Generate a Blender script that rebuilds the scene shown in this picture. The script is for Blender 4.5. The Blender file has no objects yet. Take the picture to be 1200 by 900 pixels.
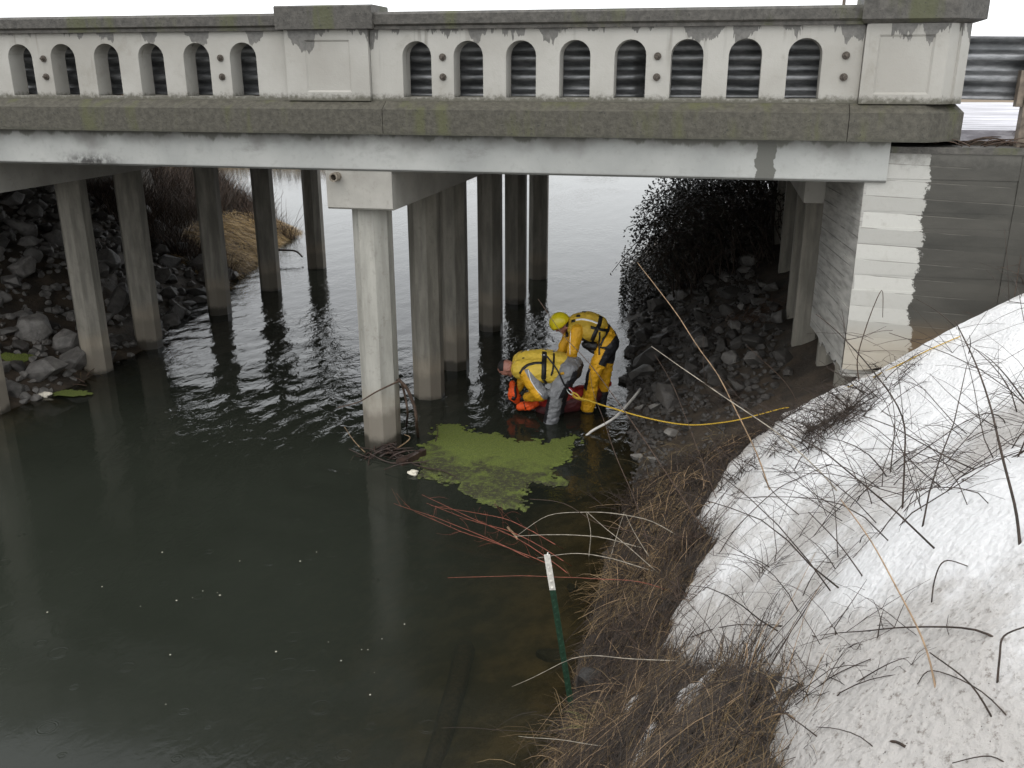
import bpy, bmesh, math, random
from mathutils import Vector, Matrix, noise
from mathutils.bvhtree import BVHTree
R = math.radians
random.seed(11)
C = bpy.context.scene.collection
# ------------------------------------------------------------------ camera, sky, sun, exposure
CAMH, FPX, PITCH, YAW = 4.3, 1070.0, R(18.7), R(12.5)
cd = bpy.data.cameras.new('camera'); cam = bpy.data.objects.new('camera', cd); C.objects.link(cam)
cam.location = (0, 0, CAMH); cam.rotation_euler = (R(90) - PITCH, 0, YAW)
cd.sensor_width = 36; cd.lens = 36 * FPX / 1200; cd.clip_end = 2000; cd.clip_start = .05
S = bpy.context.scene; S.camera = cam
w = bpy.data.worlds.new('World'); S.world = w; w.use_nodes = True
wt = w.node_tree
sky = wt.nodes.new('ShaderNodeTexSky'); sky.sky_type = 'NISHITA'; sky.sun_disc = False
sky.sun_elevation = R(58); sky.sun_rotation = R(200); sky.dust_density = 6; sky.air_density = 1.2; sky.ozone_density = 1
hs = wt.nodes.new('ShaderNodeMix'); hs.data_type = 'RGBA'; hs.inputs[0].default_value = .82      # sky seen through an even overcast
wt.links.new(sky.outputs[0], hs.inputs[6]); hs.inputs[7].default_value = (14.7, 15.0, 15.3, 1)
bg = wt.nodes['Background']; wt.links.new(hs.outputs[2], bg.inputs[0]); bg.inputs[1].default_value = .13
sl = bpy.data.lights.new('sun', 'SUN'); sun = bpy.data.objects.new('sun', sl); C.objects.link(sun)
sl.energy = .5; sl.angle = R(60); sl.color = (1, .97, .93)
sun.rotation_euler = (R(32), 0, R(-20))
S.view_settings.view_transform = 'Standard'; S.view_settings.look = 'None'
S.view_settings.exposure = 0.0; S.view_settings.gamma = 1
# ------------------------------------------------------------------ pixel rays and terrain
def ray(x, y):
    a = x - 600; b = 450 - y
    up = b * math.cos(PITCH) - FPX * math.sin(PITCH); fw = FPX * math.cos(PITCH) + b * math.sin(PITCH)
    return Vector((a * math.cos(YAW) - fw * math.sin(YAW), a * math.sin(YAW) + fw * math.cos(YAW), up))
def P(x, y, Y):
    d = ray(x, y); return Vector((0, 0, CAMH)) + d * (Y / d.y)
def Pz(x, y, z=0):
    d = ray(x, y); return Vector((0, 0, CAMH)) + d * ((z - CAMH) / d.z)
def lerp_tab(t, v):
    if v <= t[0][0]: return t[0][1]
    for (a, p), (b, q) in zip(t, t[1:]):
        if v <= b:
            k = (v - a) / (b - a); return p + (q - p) * k
    return t[-1][1]
def sstep(a, b, v):
    k = min(1, max(0, (v - a) / (b - a))); return k * k * (3 - 2 * k)
XR = [(-5, -1.6), (2, -1.3), (3.5, -.95), (5.4, -.72), (10, -.72), (11.6, -.95), (13, -1.12), (18, -1.5), (22, -1.9), (26, -1.6), (34, .5), (46, 10), (60, 40)]
SR = [(0, 1.7), (2.75, 1.75), (5, 1.14), (7, .97), (8, .79), (9.1, .58), (9.7, .56), (12, .5), (20, .55), (30, .4)]
XL = [(0, -9.4), (9, -9.2), (13, -9.2), (16.3, -10.0), (20, -11), (24.4, -11.7), (26, -14), (32, -20), (60, -34)]
def fbm(x, y, s, n=4):
    return noise.fractal(Vector((x * s, y * s, 3.7)), .9, 2.0, n)
def ground(x, y):
    sr = lerp_tab(SR, y); ur = (x - lerp_tab(XR, y) + .10 * fbm(x, y, .55, 2) + .03 * fbm(x, y, 2.2, 2))
    ul = (lerp_tab(XL, y) - x + .35 * fbm(x, y, .5, 3))
    uf = (y - (44 + max(0, x + 22) * .75)) * .5
    zs = []
    zs.append(ur * sr if ur > 0 else ur * .45 if y > 9 else max(ur * .22, -.2 + (ur + .9) * .5) if ur < -.9 else ur * .22)
    zs.append(ul * .62 if ul > 0 else ul * .5)
    zs.append(uf if uf > 0 else uf)
    u = max(zs)
    if u > 2: u = 2 + 1.6 * (1 - math.exp(-(u - 2) / 1.6))
    u = max(u, -1.3)
    if uf > 0 and uf >= max(zs) - 1e-6: u = min(u, .7 + .3 * fbm(x, y, .1))
    if x > 1.5 and y > 9.0:                       # road embankment behind the wing walls
        yl = 9.62 if x < 2.72 else 9.62 - (x - 2.72) * .45
        u = max(u, u + (3.6 - u) * sstep(yl - .06, yl + .06, y) * sstep(1.45, 1.6, x)) if y < 22 else max(u, 3.6 - max(0, y - 22) * .4)
    if x < -13.4 and 9.7 < y < 20.3: u = max(u, 3.2)
    return u + (.03 * fbm(x, y, 1.7, 4) if u < 3.3 else 0)
def cast(px, py):
    d = ray(px, py).normalized(); p = Vector((0, 0, CAMH)); t = .6; prev = t
    while t < 80:
        q = p + d * t
        if q.z < ground(q.x, q.y):
            a, b = prev, t
            for _ in range(14):
                m = (a + b) / 2; q = p + d * m
                if q.z < ground(q.x, q.y): b = m
                else: a = m
            return p + d * b
        prev = t; t += .06 + t * .004
    return p + d * 80
# ------------------------------------------------------------------ materials
class M:
    def __init__(s, name):
        s.m = bpy.data.materials.new(name); s.m.use_nodes = True; s.t = s.m.node_tree
        s.b = s.t.nodes['Principled BSDF']; s.out = s.t.nodes['Material Output']
        g = s.t.nodes.new('ShaderNodeNewGeometry'); s.pos = g.outputs['Position']
        s.x, s.y, s.z = s.sep(s.pos)
    def node(s, typ, **kw):
        n = s.t.nodes.new('ShaderNode' + typ)
        for k, v in kw.items(): setattr(n, k, v)
        return n
    def put(s, sock, v):
        if isinstance(v, bpy.types.NodeSocket): s.t.links.new(v, sock)
        elif isinstance(v, (tuple, list)) and len(v) == 3 and sock.type == 'RGBA': sock.default_value = (*v, 1)
        else: sock.default_value = v
    def sep(s, v):
        n = s.node('SeparateXYZ'); s.put(n.inputs[0], v); return n.outputs
    def comb(s, x, y, z):
        n = s.node('CombineXYZ')
        for i, v in enumerate((x, y, z)): s.put(n.inputs[i], v)
        return n.outputs[0]
    def mth(s, op, a, b=0, c=0):
        n = s.node('Math', operation=op)
        for i, v in enumerate((a, b, c)): s.put(n.inputs[i], v)
        return n.outputs[0]
    def noise(s, scale, detail=4, rough=.55, vec=None, stretch=None, dist=0):
        n = s.node('TexNoise'); v = vec or s.pos
        if stretch:
            mp = s.node('Mapping'); s.put(mp.inputs[0], v); mp.inputs['Scale'].default_value = stretch; v = mp.outputs[0]
        s.put(n.inputs['Vector'], v); n.inputs['Scale'].default_value = scale; n.inputs['Detail'].default_value = detail
        n.inputs['Roughness'].default_value = rough; n.inputs['Distortion'].default_value = dist
        return n.outputs[0]
    def ramp(s, v, a, b):
        n = s.node('MapRange', interpolation_type='SMOOTHSTEP'); s.put(n.inputs[0], v)
        s.put(n.inputs[1], a); s.put(n.inputs[2], b); return n.outputs[0]
    def mix(s, f, a, b):
        n = s.node('Mix', data_type='RGBA'); s.put(n.inputs[0], f); s.put(n.inputs[6], a); s.put(n.inputs[7], b); return n.outputs[2]
    def bump(s, h, st=.4, d=.02):
        n = s.node('Bump'); n.inputs['Strength'].default_value = st; n.inputs['Distance'].default_value = d
        s.put(n.inputs['Height'], h); s.put(s.b.inputs['Normal'], n.outputs[0]); return n.outputs[0]
    def col(s, c): s.put(s.b.inputs['Base Color'], c); return s
    def rough(s, r): s.put(s.b.inputs['Roughness'], r); return s
    def attr(s, name):
        n = s.node('Attribute', attribute_name=name); return n.outputs
def plain(name, c, r=.6, var=.25, scale=30, metal=0, bump=.15):
    m = M(name); n = m.noise(scale, 5)
    m.col(m.mix(m.ramp(n, .3, .7), tuple(v * (1 - var) for v in c), tuple(min(1, v * (1 + var)) for v in c))); m.rough(r)
    m.b.inputs['Metallic'].default_value = metal
    if bump: m.bump(n, bump, .01)
    return m.m
MT = {}
def mk_concrete():
    # parapet: cream paint, wet grey concrete running down from the coping, grime on the sill
    m = M('painted_parapet')
    big = m.noise(1.1, 4); fine = m.noise(22, 6, .7); pit = m.noise(70, 3)
    edge = m.noise(3.2, 5, .62, stretch=(1, 1, .25))
    wet = m.ramp(m.mth('ADD', m.z, m.mth('MULTIPLY', m.mth('SUBTRACT', edge, .5), 1.3)), 4.70, 4.712)
    wet = m.mth('MULTIPLY', wet, m.ramp(m.z, 4.2, 4.45))
    grime = m.mth('SUBTRACT', 1, m.ramp(m.mth('ADD', m.z, m.mth('MULTIPLY', m.mth('SUBTRACT', fine, .5), .16)), 4.055, 4.13))
    paint = m.mix(m.ramp(big, .3, .7), (.345, .332, .298), (.435, .425, .39))
    paint = m.mix(m.mth('MULTIPLY', m.ramp(fine, .55, .8), .35), paint, (.33, .30, .24))
    conc = m.mix(m.ramp(fine, .3, .7), (.11, .107, .097), (.18, .173, .158))
    drip = m.noise(9, 4, .6, stretch=(1, 1, .06)); dm = m.noise(1.3, 3)
    dr = m.mth('MULTIPLY', m.mth('MULTIPLY', m.ramp(drip, .56, .70), m.ramp(m.z, 4.15, 4.7)), m.ramp(dm, .38, .6))
    paint = m.mix(m.mth('MULTIPLY', dr, .75), paint, (.15, .14, .115)); paint = m.mix(m.mth('MULTIPLY', m.ramp(m.noise(2.6, 6, .7), .55, .72), .45), paint, (.25, .235, .195))
    c = m.mix(wet, paint, conc); c = m.mix(m.mth('MULTIPLY', grime, .92), c, (.085, .08, .058))
    m.col(c); m.rough(m.mth('SUBTRACT', .75, m.mth('MULTIPLY', wet, .3))); m.bump(m.mth('ADD', fine, m.mth('MULTIPLY', pit, .4)), .3, .012); MT['parapet'] = m.m
    # coping and ledge: dark weathered concrete with moss
    for nm, a, b, mo in (('coping', (.05, .047, .041), (.108, .101, .088), (.075, .08, .032)), ('ledge', (.048, .044, .033), (.098, .091, .070), (.082, .085, .034))):
        m = M('weathered_' + nm); fine = m.noise(16, 6, .7); st = m.noise(2.2, 5, .6, stretch=(1.6, 1, .35)); sp = m.noise(38, 2)
        c = m.mix(m.ramp(fine, .3, .72), a, b); c = m.mix(m.mth('MULTIPLY', m.ramp(st, .5, .66), .75), c, mo)
        c = m.mix(m.mth('MULTIPLY', m.ramp(sp, .66, .7), .8), c, (.03, .03, .025))
        if nm == 'ledge':
            low = m.mth('SUBTRACT', 1, m.ramp(m.mth('ADD', m.z, m.mth('MULTIPLY', m.mth('SUBTRACT', fine, .5), .08)), 3.70, 3.76)); c = m.mix(m.mth('MULTIPLY', low, .7), c, (.045, .045, .03))
        m.col(c); m.rough(.62); m.bump(m.mth('ADD', fine, m.mth('MULTIPLY', sp, .6)), .45, .015); MT[nm] = m.m
    # beam face: pale grey, dark stains hanging from the ledge, one spill
    m = M('beam_concrete'); fine = m.noise(14, 6, .68); big = m.noise(.9, 4); edge = m.noise(4.5, 5, .65, stretch=(1, 1, .3))
    c = m.mix(m.ramp(big, .3, .7), (.33, .338, .322), (.455, .46, .435))
    c = m.mix(m.mth('MULTIPLY', m.ramp(fine, .5, .75), .4), c, (.27, .27, .25))
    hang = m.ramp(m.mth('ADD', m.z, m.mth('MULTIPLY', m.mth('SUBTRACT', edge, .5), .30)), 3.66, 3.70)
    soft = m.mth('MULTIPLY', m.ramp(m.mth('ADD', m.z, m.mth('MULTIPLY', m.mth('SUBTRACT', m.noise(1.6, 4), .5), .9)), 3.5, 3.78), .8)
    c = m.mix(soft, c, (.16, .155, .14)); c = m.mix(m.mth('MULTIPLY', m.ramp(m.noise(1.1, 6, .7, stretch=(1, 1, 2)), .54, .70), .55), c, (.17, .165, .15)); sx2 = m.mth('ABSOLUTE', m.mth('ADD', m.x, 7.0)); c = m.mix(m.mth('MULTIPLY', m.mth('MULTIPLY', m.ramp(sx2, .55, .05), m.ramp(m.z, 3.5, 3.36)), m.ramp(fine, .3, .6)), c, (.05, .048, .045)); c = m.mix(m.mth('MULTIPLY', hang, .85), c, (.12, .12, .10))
    dx = m.mth('ABSOLUTE', m.mth('ADD', m.mth('SUBTRACT', m.x, .435), m.mth('MULTIPLY', m.mth('SUBTRACT', m.noise(9, 4, vec=m.comb(0, 0, m.z)), .5), .14)))
    spill = m.mth('SUBTRACT', 1, m.ramp(dx, .085, .095)); c = m.mix(spill, c, (.125, .125, .11))
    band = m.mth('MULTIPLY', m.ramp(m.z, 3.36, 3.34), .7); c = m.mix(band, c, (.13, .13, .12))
    m.col(c); m.rough(.7); m.bump(fine, .3, .012); MT['beam'] = m.m
    # cap ends / plain light concrete
    m = M('cap_concrete'); fine = m.noise(18, 6, .7); big = m.noise(2, 4)
    c = m.mix(m.ramp(big, .3, .7), (.32, .308, .275), (.43, .415, .375)); c = m.mix(m.mth('MULTIPLY', m.ramp(fine, .52, .75), .5), c, (.24, .225, .19))
    m.col(c); m.rough(.75); m.bump(fine, .35, .012); MT['cap'] = m.m
    # piles: grey-brown with tide marks
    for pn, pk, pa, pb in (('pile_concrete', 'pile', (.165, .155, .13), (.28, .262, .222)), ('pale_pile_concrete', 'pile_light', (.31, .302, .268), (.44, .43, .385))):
        m = M(pn); fine = m.noise(15, 6, .7); st = m.noise(3, 5, .6, stretch=(3, 3, .5))
        oi = m.node('ObjectInfo').outputs['Random']
        c = m.mix(m.ramp(st, .3, .7), pa, pb); c = m.mix(m.mth('MULTIPLY', m.ramp(fine, .52, .76), .5), c, (.15, .135, .11))
        zz = m.mth('ADD', m.z, m.mth('MULTIPLY', m.mth('SUBTRACT', m.noise(5, 4), .5), .22))
        zz = m.mth('ADD', zz, m.mth('MULTIPLY', oi, .15))
        tan = m.mth('MULTIPLY', m.ramp(zz, .85, .62), .32); c = m.mix(tan, c, (.34, .275, .19))
        low = m.ramp(zz, .58, .44); c = m.mix(m.mth('MULTIPLY', low, .8), c, (.17, .15, .12))
        wet = m.ramp(zz, .22, .12); c = m.mix(m.mth('MULTIPLY', wet, .85), c, (.035, .032, .025))
        m.col(c); m.rough(m.mth('SUBTRACT', .75, m.mth('MULTIPLY', wet, .45))); m.bump(m.mth('ADD', fine, st), .35, .015); MT[pk] = m.m
    # board-formed abutment: white paint with a ragged right end, dark wet concrete beyond
    m = M('board_formed_wall'); fine = m.noise(14, 6, .7)
    course = m.mth('FLOOR', m.mth('DIVIDE', m.mth('ADD', m.z, m.mth('MULTIPLY', m.x, .04)), .155))
    cr = m.node('TexWhiteNoise', noise_dimensions='1D'); m.put(cr.inputs['W'], course); cr = cr.outputs['Value']
    fr = m.mth('FRACT', m.mth('DIVIDE', m.mth('ADD', m.z, m.mth('MULTIPLY', m.x, .04)), .155))
    joint = m.mth('MULTIPLY', m.ramp(m.mth('ABSOLUTE', m.mth('SUBTRACT', fr, .5)), .455, .5), m.ramp(m.noise(3, 3), .4, .6))
    paint = m.mix(cr, (.40, .395, .365), (.55, .545, .505)); paint = m.mix(m.mth('MULTIPLY', m.ramp(fine, .5, .8), .45), paint, (.34, .33, .29))
    lo = m.ramp(m.z, 2.0, 1.65); paint = m.mix(m.mth('MULTIPLY', lo, .6), paint, (.42, .36, .27))
    dark = m.mix(m.ramp(m.noise(2, 5, stretch=(.6, 1, 2)), .3, .7), (.038, .037, .031), (.072, .069, .058)); dark = m.mix(m.mth('MULTIPLY', cr, .4), dark, (.085, .08, .068))
    dark = m.mix(m.mth('MULTIPLY', m.ramp(m.z, 2.05, 1.75), .8), dark, (.16, .11, .06))
    xb = m.mth('ADD', m.x, m.mth('MULTIPLY', m.mth('SUBTRACT', m.noise(2.6, 8, .7), .5), .52))
    xb = m.mth('ADD', xb, m.mth('MULTIPLY', m.mth('SUBTRACT', cr, .5), .02)); xb = m.mth('ADD', xb, m.mth('MULTIPLY', m.ramp(m.mth('ABSOLUTE', m.mth('SUBTRACT', fr, .5)), .42, .5), m.mth('MULTIPLY', m.noise(6, 2), .06)))
    sp = m.ramp(xb, 1.955, 1.975); c = m.mix(sp, paint, dark)
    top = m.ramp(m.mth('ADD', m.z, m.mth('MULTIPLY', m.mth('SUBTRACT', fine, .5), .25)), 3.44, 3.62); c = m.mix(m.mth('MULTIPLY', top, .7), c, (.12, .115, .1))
    c = m.mix(m.mth('MULTIPLY', joint, .6), c, (.15, .14, .12))
    m.col(c); m.rough(.68); m.bump(m.mth('ADD', fine, m.mth('MULTIPLY', joint, -1)), .4, .012); MT['board'] = m.m
    m = M('abutment_side_concrete'); fine = m.noise(12, 6, .7)
    st = m.noise(3.0, 5, .65, stretch=(1, .7, 4)); fr = m.mth('FRACT', m.mth('DIVIDE', m.z, .155))
    joint = m.mth('MULTIPLY', m.ramp(m.mth('ABSOLUTE', m.mth('SUBTRACT', fr, .5)), .44, .5), m.ramp(m.noise(2.5, 3), .38, .55))
    c = m.mix(m.ramp(st, .35, .7), (.46, .45, .42), (.26, .255, .235)); c = m.mix(m.mth('MULTIPLY', joint, .7), c, (.08, .075, .065))
    m.col(c); m.rough(.75); m.bump(m.mth('ADD', fine, m.mth('MULTIPLY', joint, -1)), .45, .015); MT['abside'] = m.m
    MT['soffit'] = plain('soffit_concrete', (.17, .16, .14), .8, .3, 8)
mk_concrete()
def mk_nature():
    m = M('wet_earth'); n = m.noise(3.5, 7, .65); f = m.noise(26, 6, .7)
    c = m.mix(m.ramp(n, .35, .68), (.020, .015, .010), (.062, .045, .029)); c = m.mix(m.mth('MULTIPLY', m.ramp(f, .5, .75), .5), c, (.085, .066, .046))
    far = m.ramp(m.y, 34, 42); c = m.mix(far, c, m.mix(n, (.12, .085, .045), (.2, .14, .08)))
    bed = m.ramp(m.z, .02, -.12); c = m.mix(m.mth('MULTIPLY', bed, .8), c, m.mix(m.ramp(n, .4, .65), (.085, .064, .034), (.20, .145, .08)))
    m.col(c); m.rough(.75); m.bump(m.mth('ADD', n, m.mth('MULTIPLY', f, .5)), .7, .05); MT['earth'] = m.m
    m = M('old_snow'); n = m.noise(1.5, 6, .62); f = m.noise(46, 6, .75); g = m.noise(13, 5, .65); pit = m.node('TexVoronoi', feature='SMOOTH_F1'); m.put(pit.inputs['Vector'], m.pos); pit.inputs['Scale'].default_value = 42; pit = pit.outputs['Distance']
    d = m.attr('dirt')[2]
    dirt = m.ramp(m.mth('ADD', m.mth('ADD', n, m.mth('MULTIPLY', m.mth('SUBTRACT', g, .5), .35)), d), .43, .74)
    c = m.mix(m.mth('MULTIPLY', dirt, .66), (.84, .837, .833), (.36, .325, .285)); c = m.mix(m.mth('MULTIPLY', m.mth('MULTIPLY', m.ramp(f, .52, .68), m.mth('ADD', dirt, .12)), .8), c, (.19, .165, .14))
    c = m.mix(m.mth('MULTIPLY', m.ramp(m.noise(90, 2), .72, .76), m.mth('ADD', m.mth('MULTIPLY', dirt, .8), .15)), c, (.05, .04, .03))
    m.col(c); m.rough(.65); m.bump(m.mth('ADD', m.mth('ADD', m.mth('MULTIPLY', f, .6), g), m.mth('MULTIPLY', pit, .7)), .8, .035); MT['snow'] = m.m
    def rock(name, a, b):
        m = M(name); n = m.noise(7, 6, .65); f = m.noise(40, 5, .7); r = m.node('ObjectInfo').outputs['Random']
        c = m.mix(m.ramp(n, .3, .7), a, b); c = m.mix(m.mth('MULTIPLY', r, .55), c, tuple(v * .45 for v in a))
        c = m.mix(m.mth('MULTIPLY', m.ramp(f, .6, .75), .35), c, (.2, .19, .17))
        m.col(c); m.rough(.62); m.bump(m.mth('ADD', n, m.mth('MULTIPLY', f, .5)), .6, .03); MT[name] = m.m
    rock('grey_rock', (.08, .075, .069), (.18, .17, .156)); rock('dark_rock', (.032, .029, .026), (.075, .069, .062)); rock('pale_rock', (.16, .15, .135), (.30, .285, .26))
    # water: fresnel reflection over murk that thickens with depth
    m = M('river_water')
    dep = m.attr('depth')[2]; op = m.mth('SUBTRACT', 1, m.mth('EXPONENT', m.mth('MULTIPLY', dep, -3.6)))
    rip = m.noise(7.5, 3, .6, stretch=(1, .6, 1), dist=.8)
    h = m.mth('MULTIPLY', rip, m.attr('choppy')[2])
    # rings of raindrops
    for sc, off in ((2.3, 7.7),):
        vo = m.node('TexVoronoi', voronoi_dimensions='2D'); m.put(vo.inputs['Vector'], m.comb(m.mth('ADD', m.x, off), m.y, 0)); vo.inputs['Scale'].default_value = sc
        wn = m.node('TexWhiteNoise'); m.put(wn.inputs['Vector'], vo.outputs['Position']); rr = m.mth('MULTIPLY', wn.outputs['Value'], .075)
        d = m.mth('DIVIDE', vo.outputs['Distance'], sc); e = m.mth('DIVIDE', m.mth('SUBTRACT', d, rr), .011)
        ring = m.mth('MULTIPLY', m.mth('EXPONENT', m.mth('MULTIPLY', m.mth('MULTIPLY', e, e), -1)), m.mth('SINE', m.mth('MULTIPLY', e, 3)))
        gate = m.mth('MULTIPLY', m.mth('GREATER_THAN', m.sep(wn.outputs['Color'])[1], .45), m.ramp(m.y, 10, 6))
        h = m.mth('ADD', h, m.mth('MULTIPLY', m.mth('MULTIPLY', ring, gate), .014))
    bn = m.node('Bump'); bn.inputs['Strength'].default_value = 1; bn.inputs['Distance'].default_value = .055; m.put(bn.inputs['Height'], h)
    tr = m.node('BsdfTransparent'); tr.inputs[0].default_value = (.62, .60, .46, 1)
    df = m.node('BsdfDiffuse'); m.put(df.inputs[0], m.mix(m.ramp(m.noise(.4, 3), .3, .7), (.019, .022, .0165), (.024, .0275, .021)))
    gl = m.node('BsdfGlossy'); m.put(gl.inputs['Roughness'], m.mth('ADD', .03, m.mth('MULTIPLY', m.ramp(m.y, 9.8, 6.5), .10))); m.put(gl.inputs['Normal'], bn.outputs[0])
    fz = m.node('Fresnel'); fz.inputs[0].default_value = 1.33; m.put(fz.inputs['Normal'], bn.outputs[0])
    a = m.node('MixShader'); m.put(a.inputs[0], op); m.put(a.inputs[1], tr.outputs[0]); m.put(a.inputs[2], df.outputs[0])
    b = m.node('MixShader'); m.put(b.inputs[0], fz.outputs[0]); m.put(b.inputs[1], a.outputs[0]); m.put(b.inputs[2], gl.outputs[0])
    m.t.links.new(b.outputs[0], m.out.inputs[0]); m.t.nodes.remove(m.b); MT['water'] = m.m
    # vertex-coloured dead vegetation
    m = M('dead_grass'); m.col(m.attr('tint')[0]); m.rough(.7); MT['grass'] = m.m
    m = M('duckweed'); n = m.noise(3.2, 6, .65, dist=.5); f = m.noise(60, 3, .7)
    c = m.mix(m.ramp(f, .3, .7), (.065, .088, .014), (.15, .185, .034))
    br = m.ramp(m.mth('ADD', n, m.attr('debris')[2]), .47, .68); c = m.mix(m.mth('MULTIPLY', br, m.ramp(m.noise(25, 5, .75), .33, .55)), c, (.032, .030, .014))
    m.col(c); m.rough(.8); m.bump(f, .8, .01); MT['weed'] = m.m
    MT['bark'] = plain('bark_dark', (.034, .022, .015), .75, .5, 40); MT['bark_brown'] = plain('bark_brown', (.065, .040, .026), .7, .45, 40)
    MT['stalk_tan'] = plain('stalk_tan', (.26, .175, .10), .6, .35, 25); MT['stalk_grey'] = plain('stalk_grey', (.30, .265, .21), .65, .35, 25)
    MT['stem_red'] = plain('stem_red', (.22, .060, .032), .5, .35, 25); MT['plank'] = plain('wet_wood', (.040, .024, .018), .5, .5, 18)
    MT['bleached'] = plain('bleached_wood', (.62, .60, .56), .55, .12, 20); MT['leaf'] = plain('bramble_leaf', (.026, .022, .013), .5, .6, 6, bump=0)
    MT['foam'] = plain('foam_lump', (.62, .58, .48), .8, .2, 30)
mk_nature()
def mk_made():
    m = M('galvanised_steel'); n = m.noise(5, 6, .7, stretch=(.5, 1, 2)); c = m.mix(m.ramp(n, .35, .7), (.11, .115, .118), (.32, .325, .33))
    m.col(c); m.b.inputs['Metallic'].default_value = .7; m.rough(.42); m.bump(n, .1, .01); MT['steel'] = m.m
    MT['post'] = plain('weathered_post', (.16, .13, .10), .75, .35, 14); MT['bolt'] = plain('rusty_bolt', (.10, .085, .07), .6, .4, 60, .4)
    MT['timber'] = plain('brown_timber', (.20, .11, .055), .75, .35, 12); MT['green_paint'] = plain('green_post_paint', (.012, .042, .022), .5, .3, 40)
    MT['white_paint'] = plain('white_post_paint', (.68, .66, .60), .6, .15, 50); MT['pipe'] = plain('rusty_pipe', (.22, .19, .15), .7, .4, 30)
    m = M('slushy_road'); n = m.noise(4, 6, .7, stretch=(.18, 1.6, 1)); m.col(m.mix(m.ramp(n, .42, .62), (.22, .21, .23), (.66, .65, .69))); m.rough(.5); m.bump(n, .5, .03); MT['road'] = m.m
    MT['asphalt'] = MT['road']
    def cloth(name, c, r=.6, var=.14):
        m = M(name); n = m.noise(9, 5, .6); w_ = m.noise(28, 4); m.col(m.mix(m.ramp(n, .3, .7), tuple(v * (1 - var) for v in c), tuple(v * (1 + var) for v in c))); m.rough(r)
        m.bump(m.mth('ADD', n, m.mth('MULTIPLY', w_, .4)), .55, .035); MT[name] = m.m
    cloth('suit_yellow', (.66, .345, .010)); cloth('vest_yellow', (.64, .45, .055)); cloth('vest_gold', (.50, .33, .035)); cloth('suit_grey', (.20, .205, .215)); cloth('suit_black', (.012, .012, .015)); cloth('strap_black', (.010, .010, .011), .5)
    cloth('float_orange', (.85, .10, .012)); cloth('float_red', (.36, .022, .015)); cloth('float_maroon', (.075, .012, .014))
    MT['helmet'] = plain('helmet_shell', (.62, .52, .015), .3, .06, 5, bump=0); MT['skin'] = plain('skin', (.36, .165, .125), .5, .12, 25); MT['hair'] = plain('hair_dark', (.012, .010, .010), .7, .4, 80)
    MT['reflective'] = plain('reflective_tape', (.75, .76, .78), .4, .08, 30, bump=0); MT['metal'] = plain('carabiner_metal', (.55, .60, .58), .3, .1, 20, .8, 0); MT['sling_red'] = plain('sling_red', (.30, .02, .03), .6)
    m = M('yellow_rope'); wv = m.node('TexWave', wave_type='BANDS', bands_direction='DIAGONAL'); m.put(wv.inputs['Vector'], m.pos); wv.inputs['Scale'].default_value = 30
    m.col(m.mix(wv.outputs[1], (.42, .25, .02), (.66, .45, .05))); m.rough(.6); m.bump(wv.outputs[1], .4, .004); MT['rope'] = m.m
mk_made()
# ------------------------------------------------------------------ mesh helpers
class MB:
    def __init__(s): s.v = []; s.f = []; s.mi = []
    def add(s, vs, fs, mi=0):
        o = len(s.v); s.v += [tuple(v) for v in vs]; s.f += [tuple(i + o for i in f) for f in fs]; s.mi += [mi] * len(fs); return s
    def box(s, a, b, mi=0):
        x0, y0, z0 = a; x1, y1, z1 = b
        return s.add([(x0, y0, z0), (x1, y0, z0), (x1, y1, z0), (x0, y1, z0), (x0, y0, z1), (x1, y0, z1), (x1, y1, z1), (x0, y1, z1)],
              [(0, 3, 2, 1), (4, 5, 6, 7), (0, 1, 5, 4), (1, 2, 6, 5), (2, 3, 7, 6), (3, 0, 4, 7)], mi)
    def prism(s, poly, z0, z1, mi=0, top=None):
        n = len(poly); t = top or poly
        vs = [(x, y, z0) for x, y in poly] + [(x, y, z1) for x, y in t]
        return s.add(vs, [tuple(range(n - 1, -1, -1)), tuple(range(n, 2 * n))] + [(i, (i + 1) % n, n + (i + 1) % n, n + i) for i in range(n)], mi)
    def extr(s, prof, x0, x1, mi=0):                       # (y,z) profile run along x; profile counter-clockwise seen from +x
        n = len(prof); vs = [(x0, y, z) for y, z in prof] + [(x1, y, z) for y, z in prof]
        return s.add(vs, [tuple(range(n)), tuple(range(2 * n - 1, n - 1, -1))] + [(i, n + i, n + (i + 1) % n, (i + 1) % n) for i in range(n)], mi)
    def tube(s, pts, rads, n=6, mi=0, cap=True):
        pts = [Vector(p) for p in pts]; k = len(pts)
        if not isinstance(rads, (list, tuple)): rads = [rads] * k
        vs = []; up = Vector((.13, .21, 1)).normalized(); prev = None
        for i in range(k):
            t = (pts[min(i + 1, k - 1)] - pts[max(i - 1, 0)])
            t = t.normalized() if t.length > 1e-9 else Vector((0, 0, 1))
            a = prev - t * prev.dot(t) if prev else t.cross(up)
            if a.length < 1e-4: a = t.cross(Vector((1, 0, 0)))
            a.normalize(); prev = a; b = t.cross(a)
            for j in range(n):
                th = 2 * math.pi * j / n; vs.append(pts[i] + (a * math.cos(th) + b * math.sin(th)) * rads[i])
        fs = [(i * n + j, i * n + (j + 1) % n, (i + 1) * n + (j + 1) % n, (i + 1) * n + j) for i in range(k - 1) for j in range(n)]
        if cap: fs += [tuple(range(n - 1, -1, -1)), tuple(range((k - 1) * n, k * n))]
        return s.add(vs, fs, mi)
    def build(s, name, mats, parent=None, smooth=False):
        me = bpy.data.meshes.new(name); me.from_pydata(s.v, [], s.f); me.update()
        return link(name, me, mats, parent, smooth, s.mi)
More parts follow.
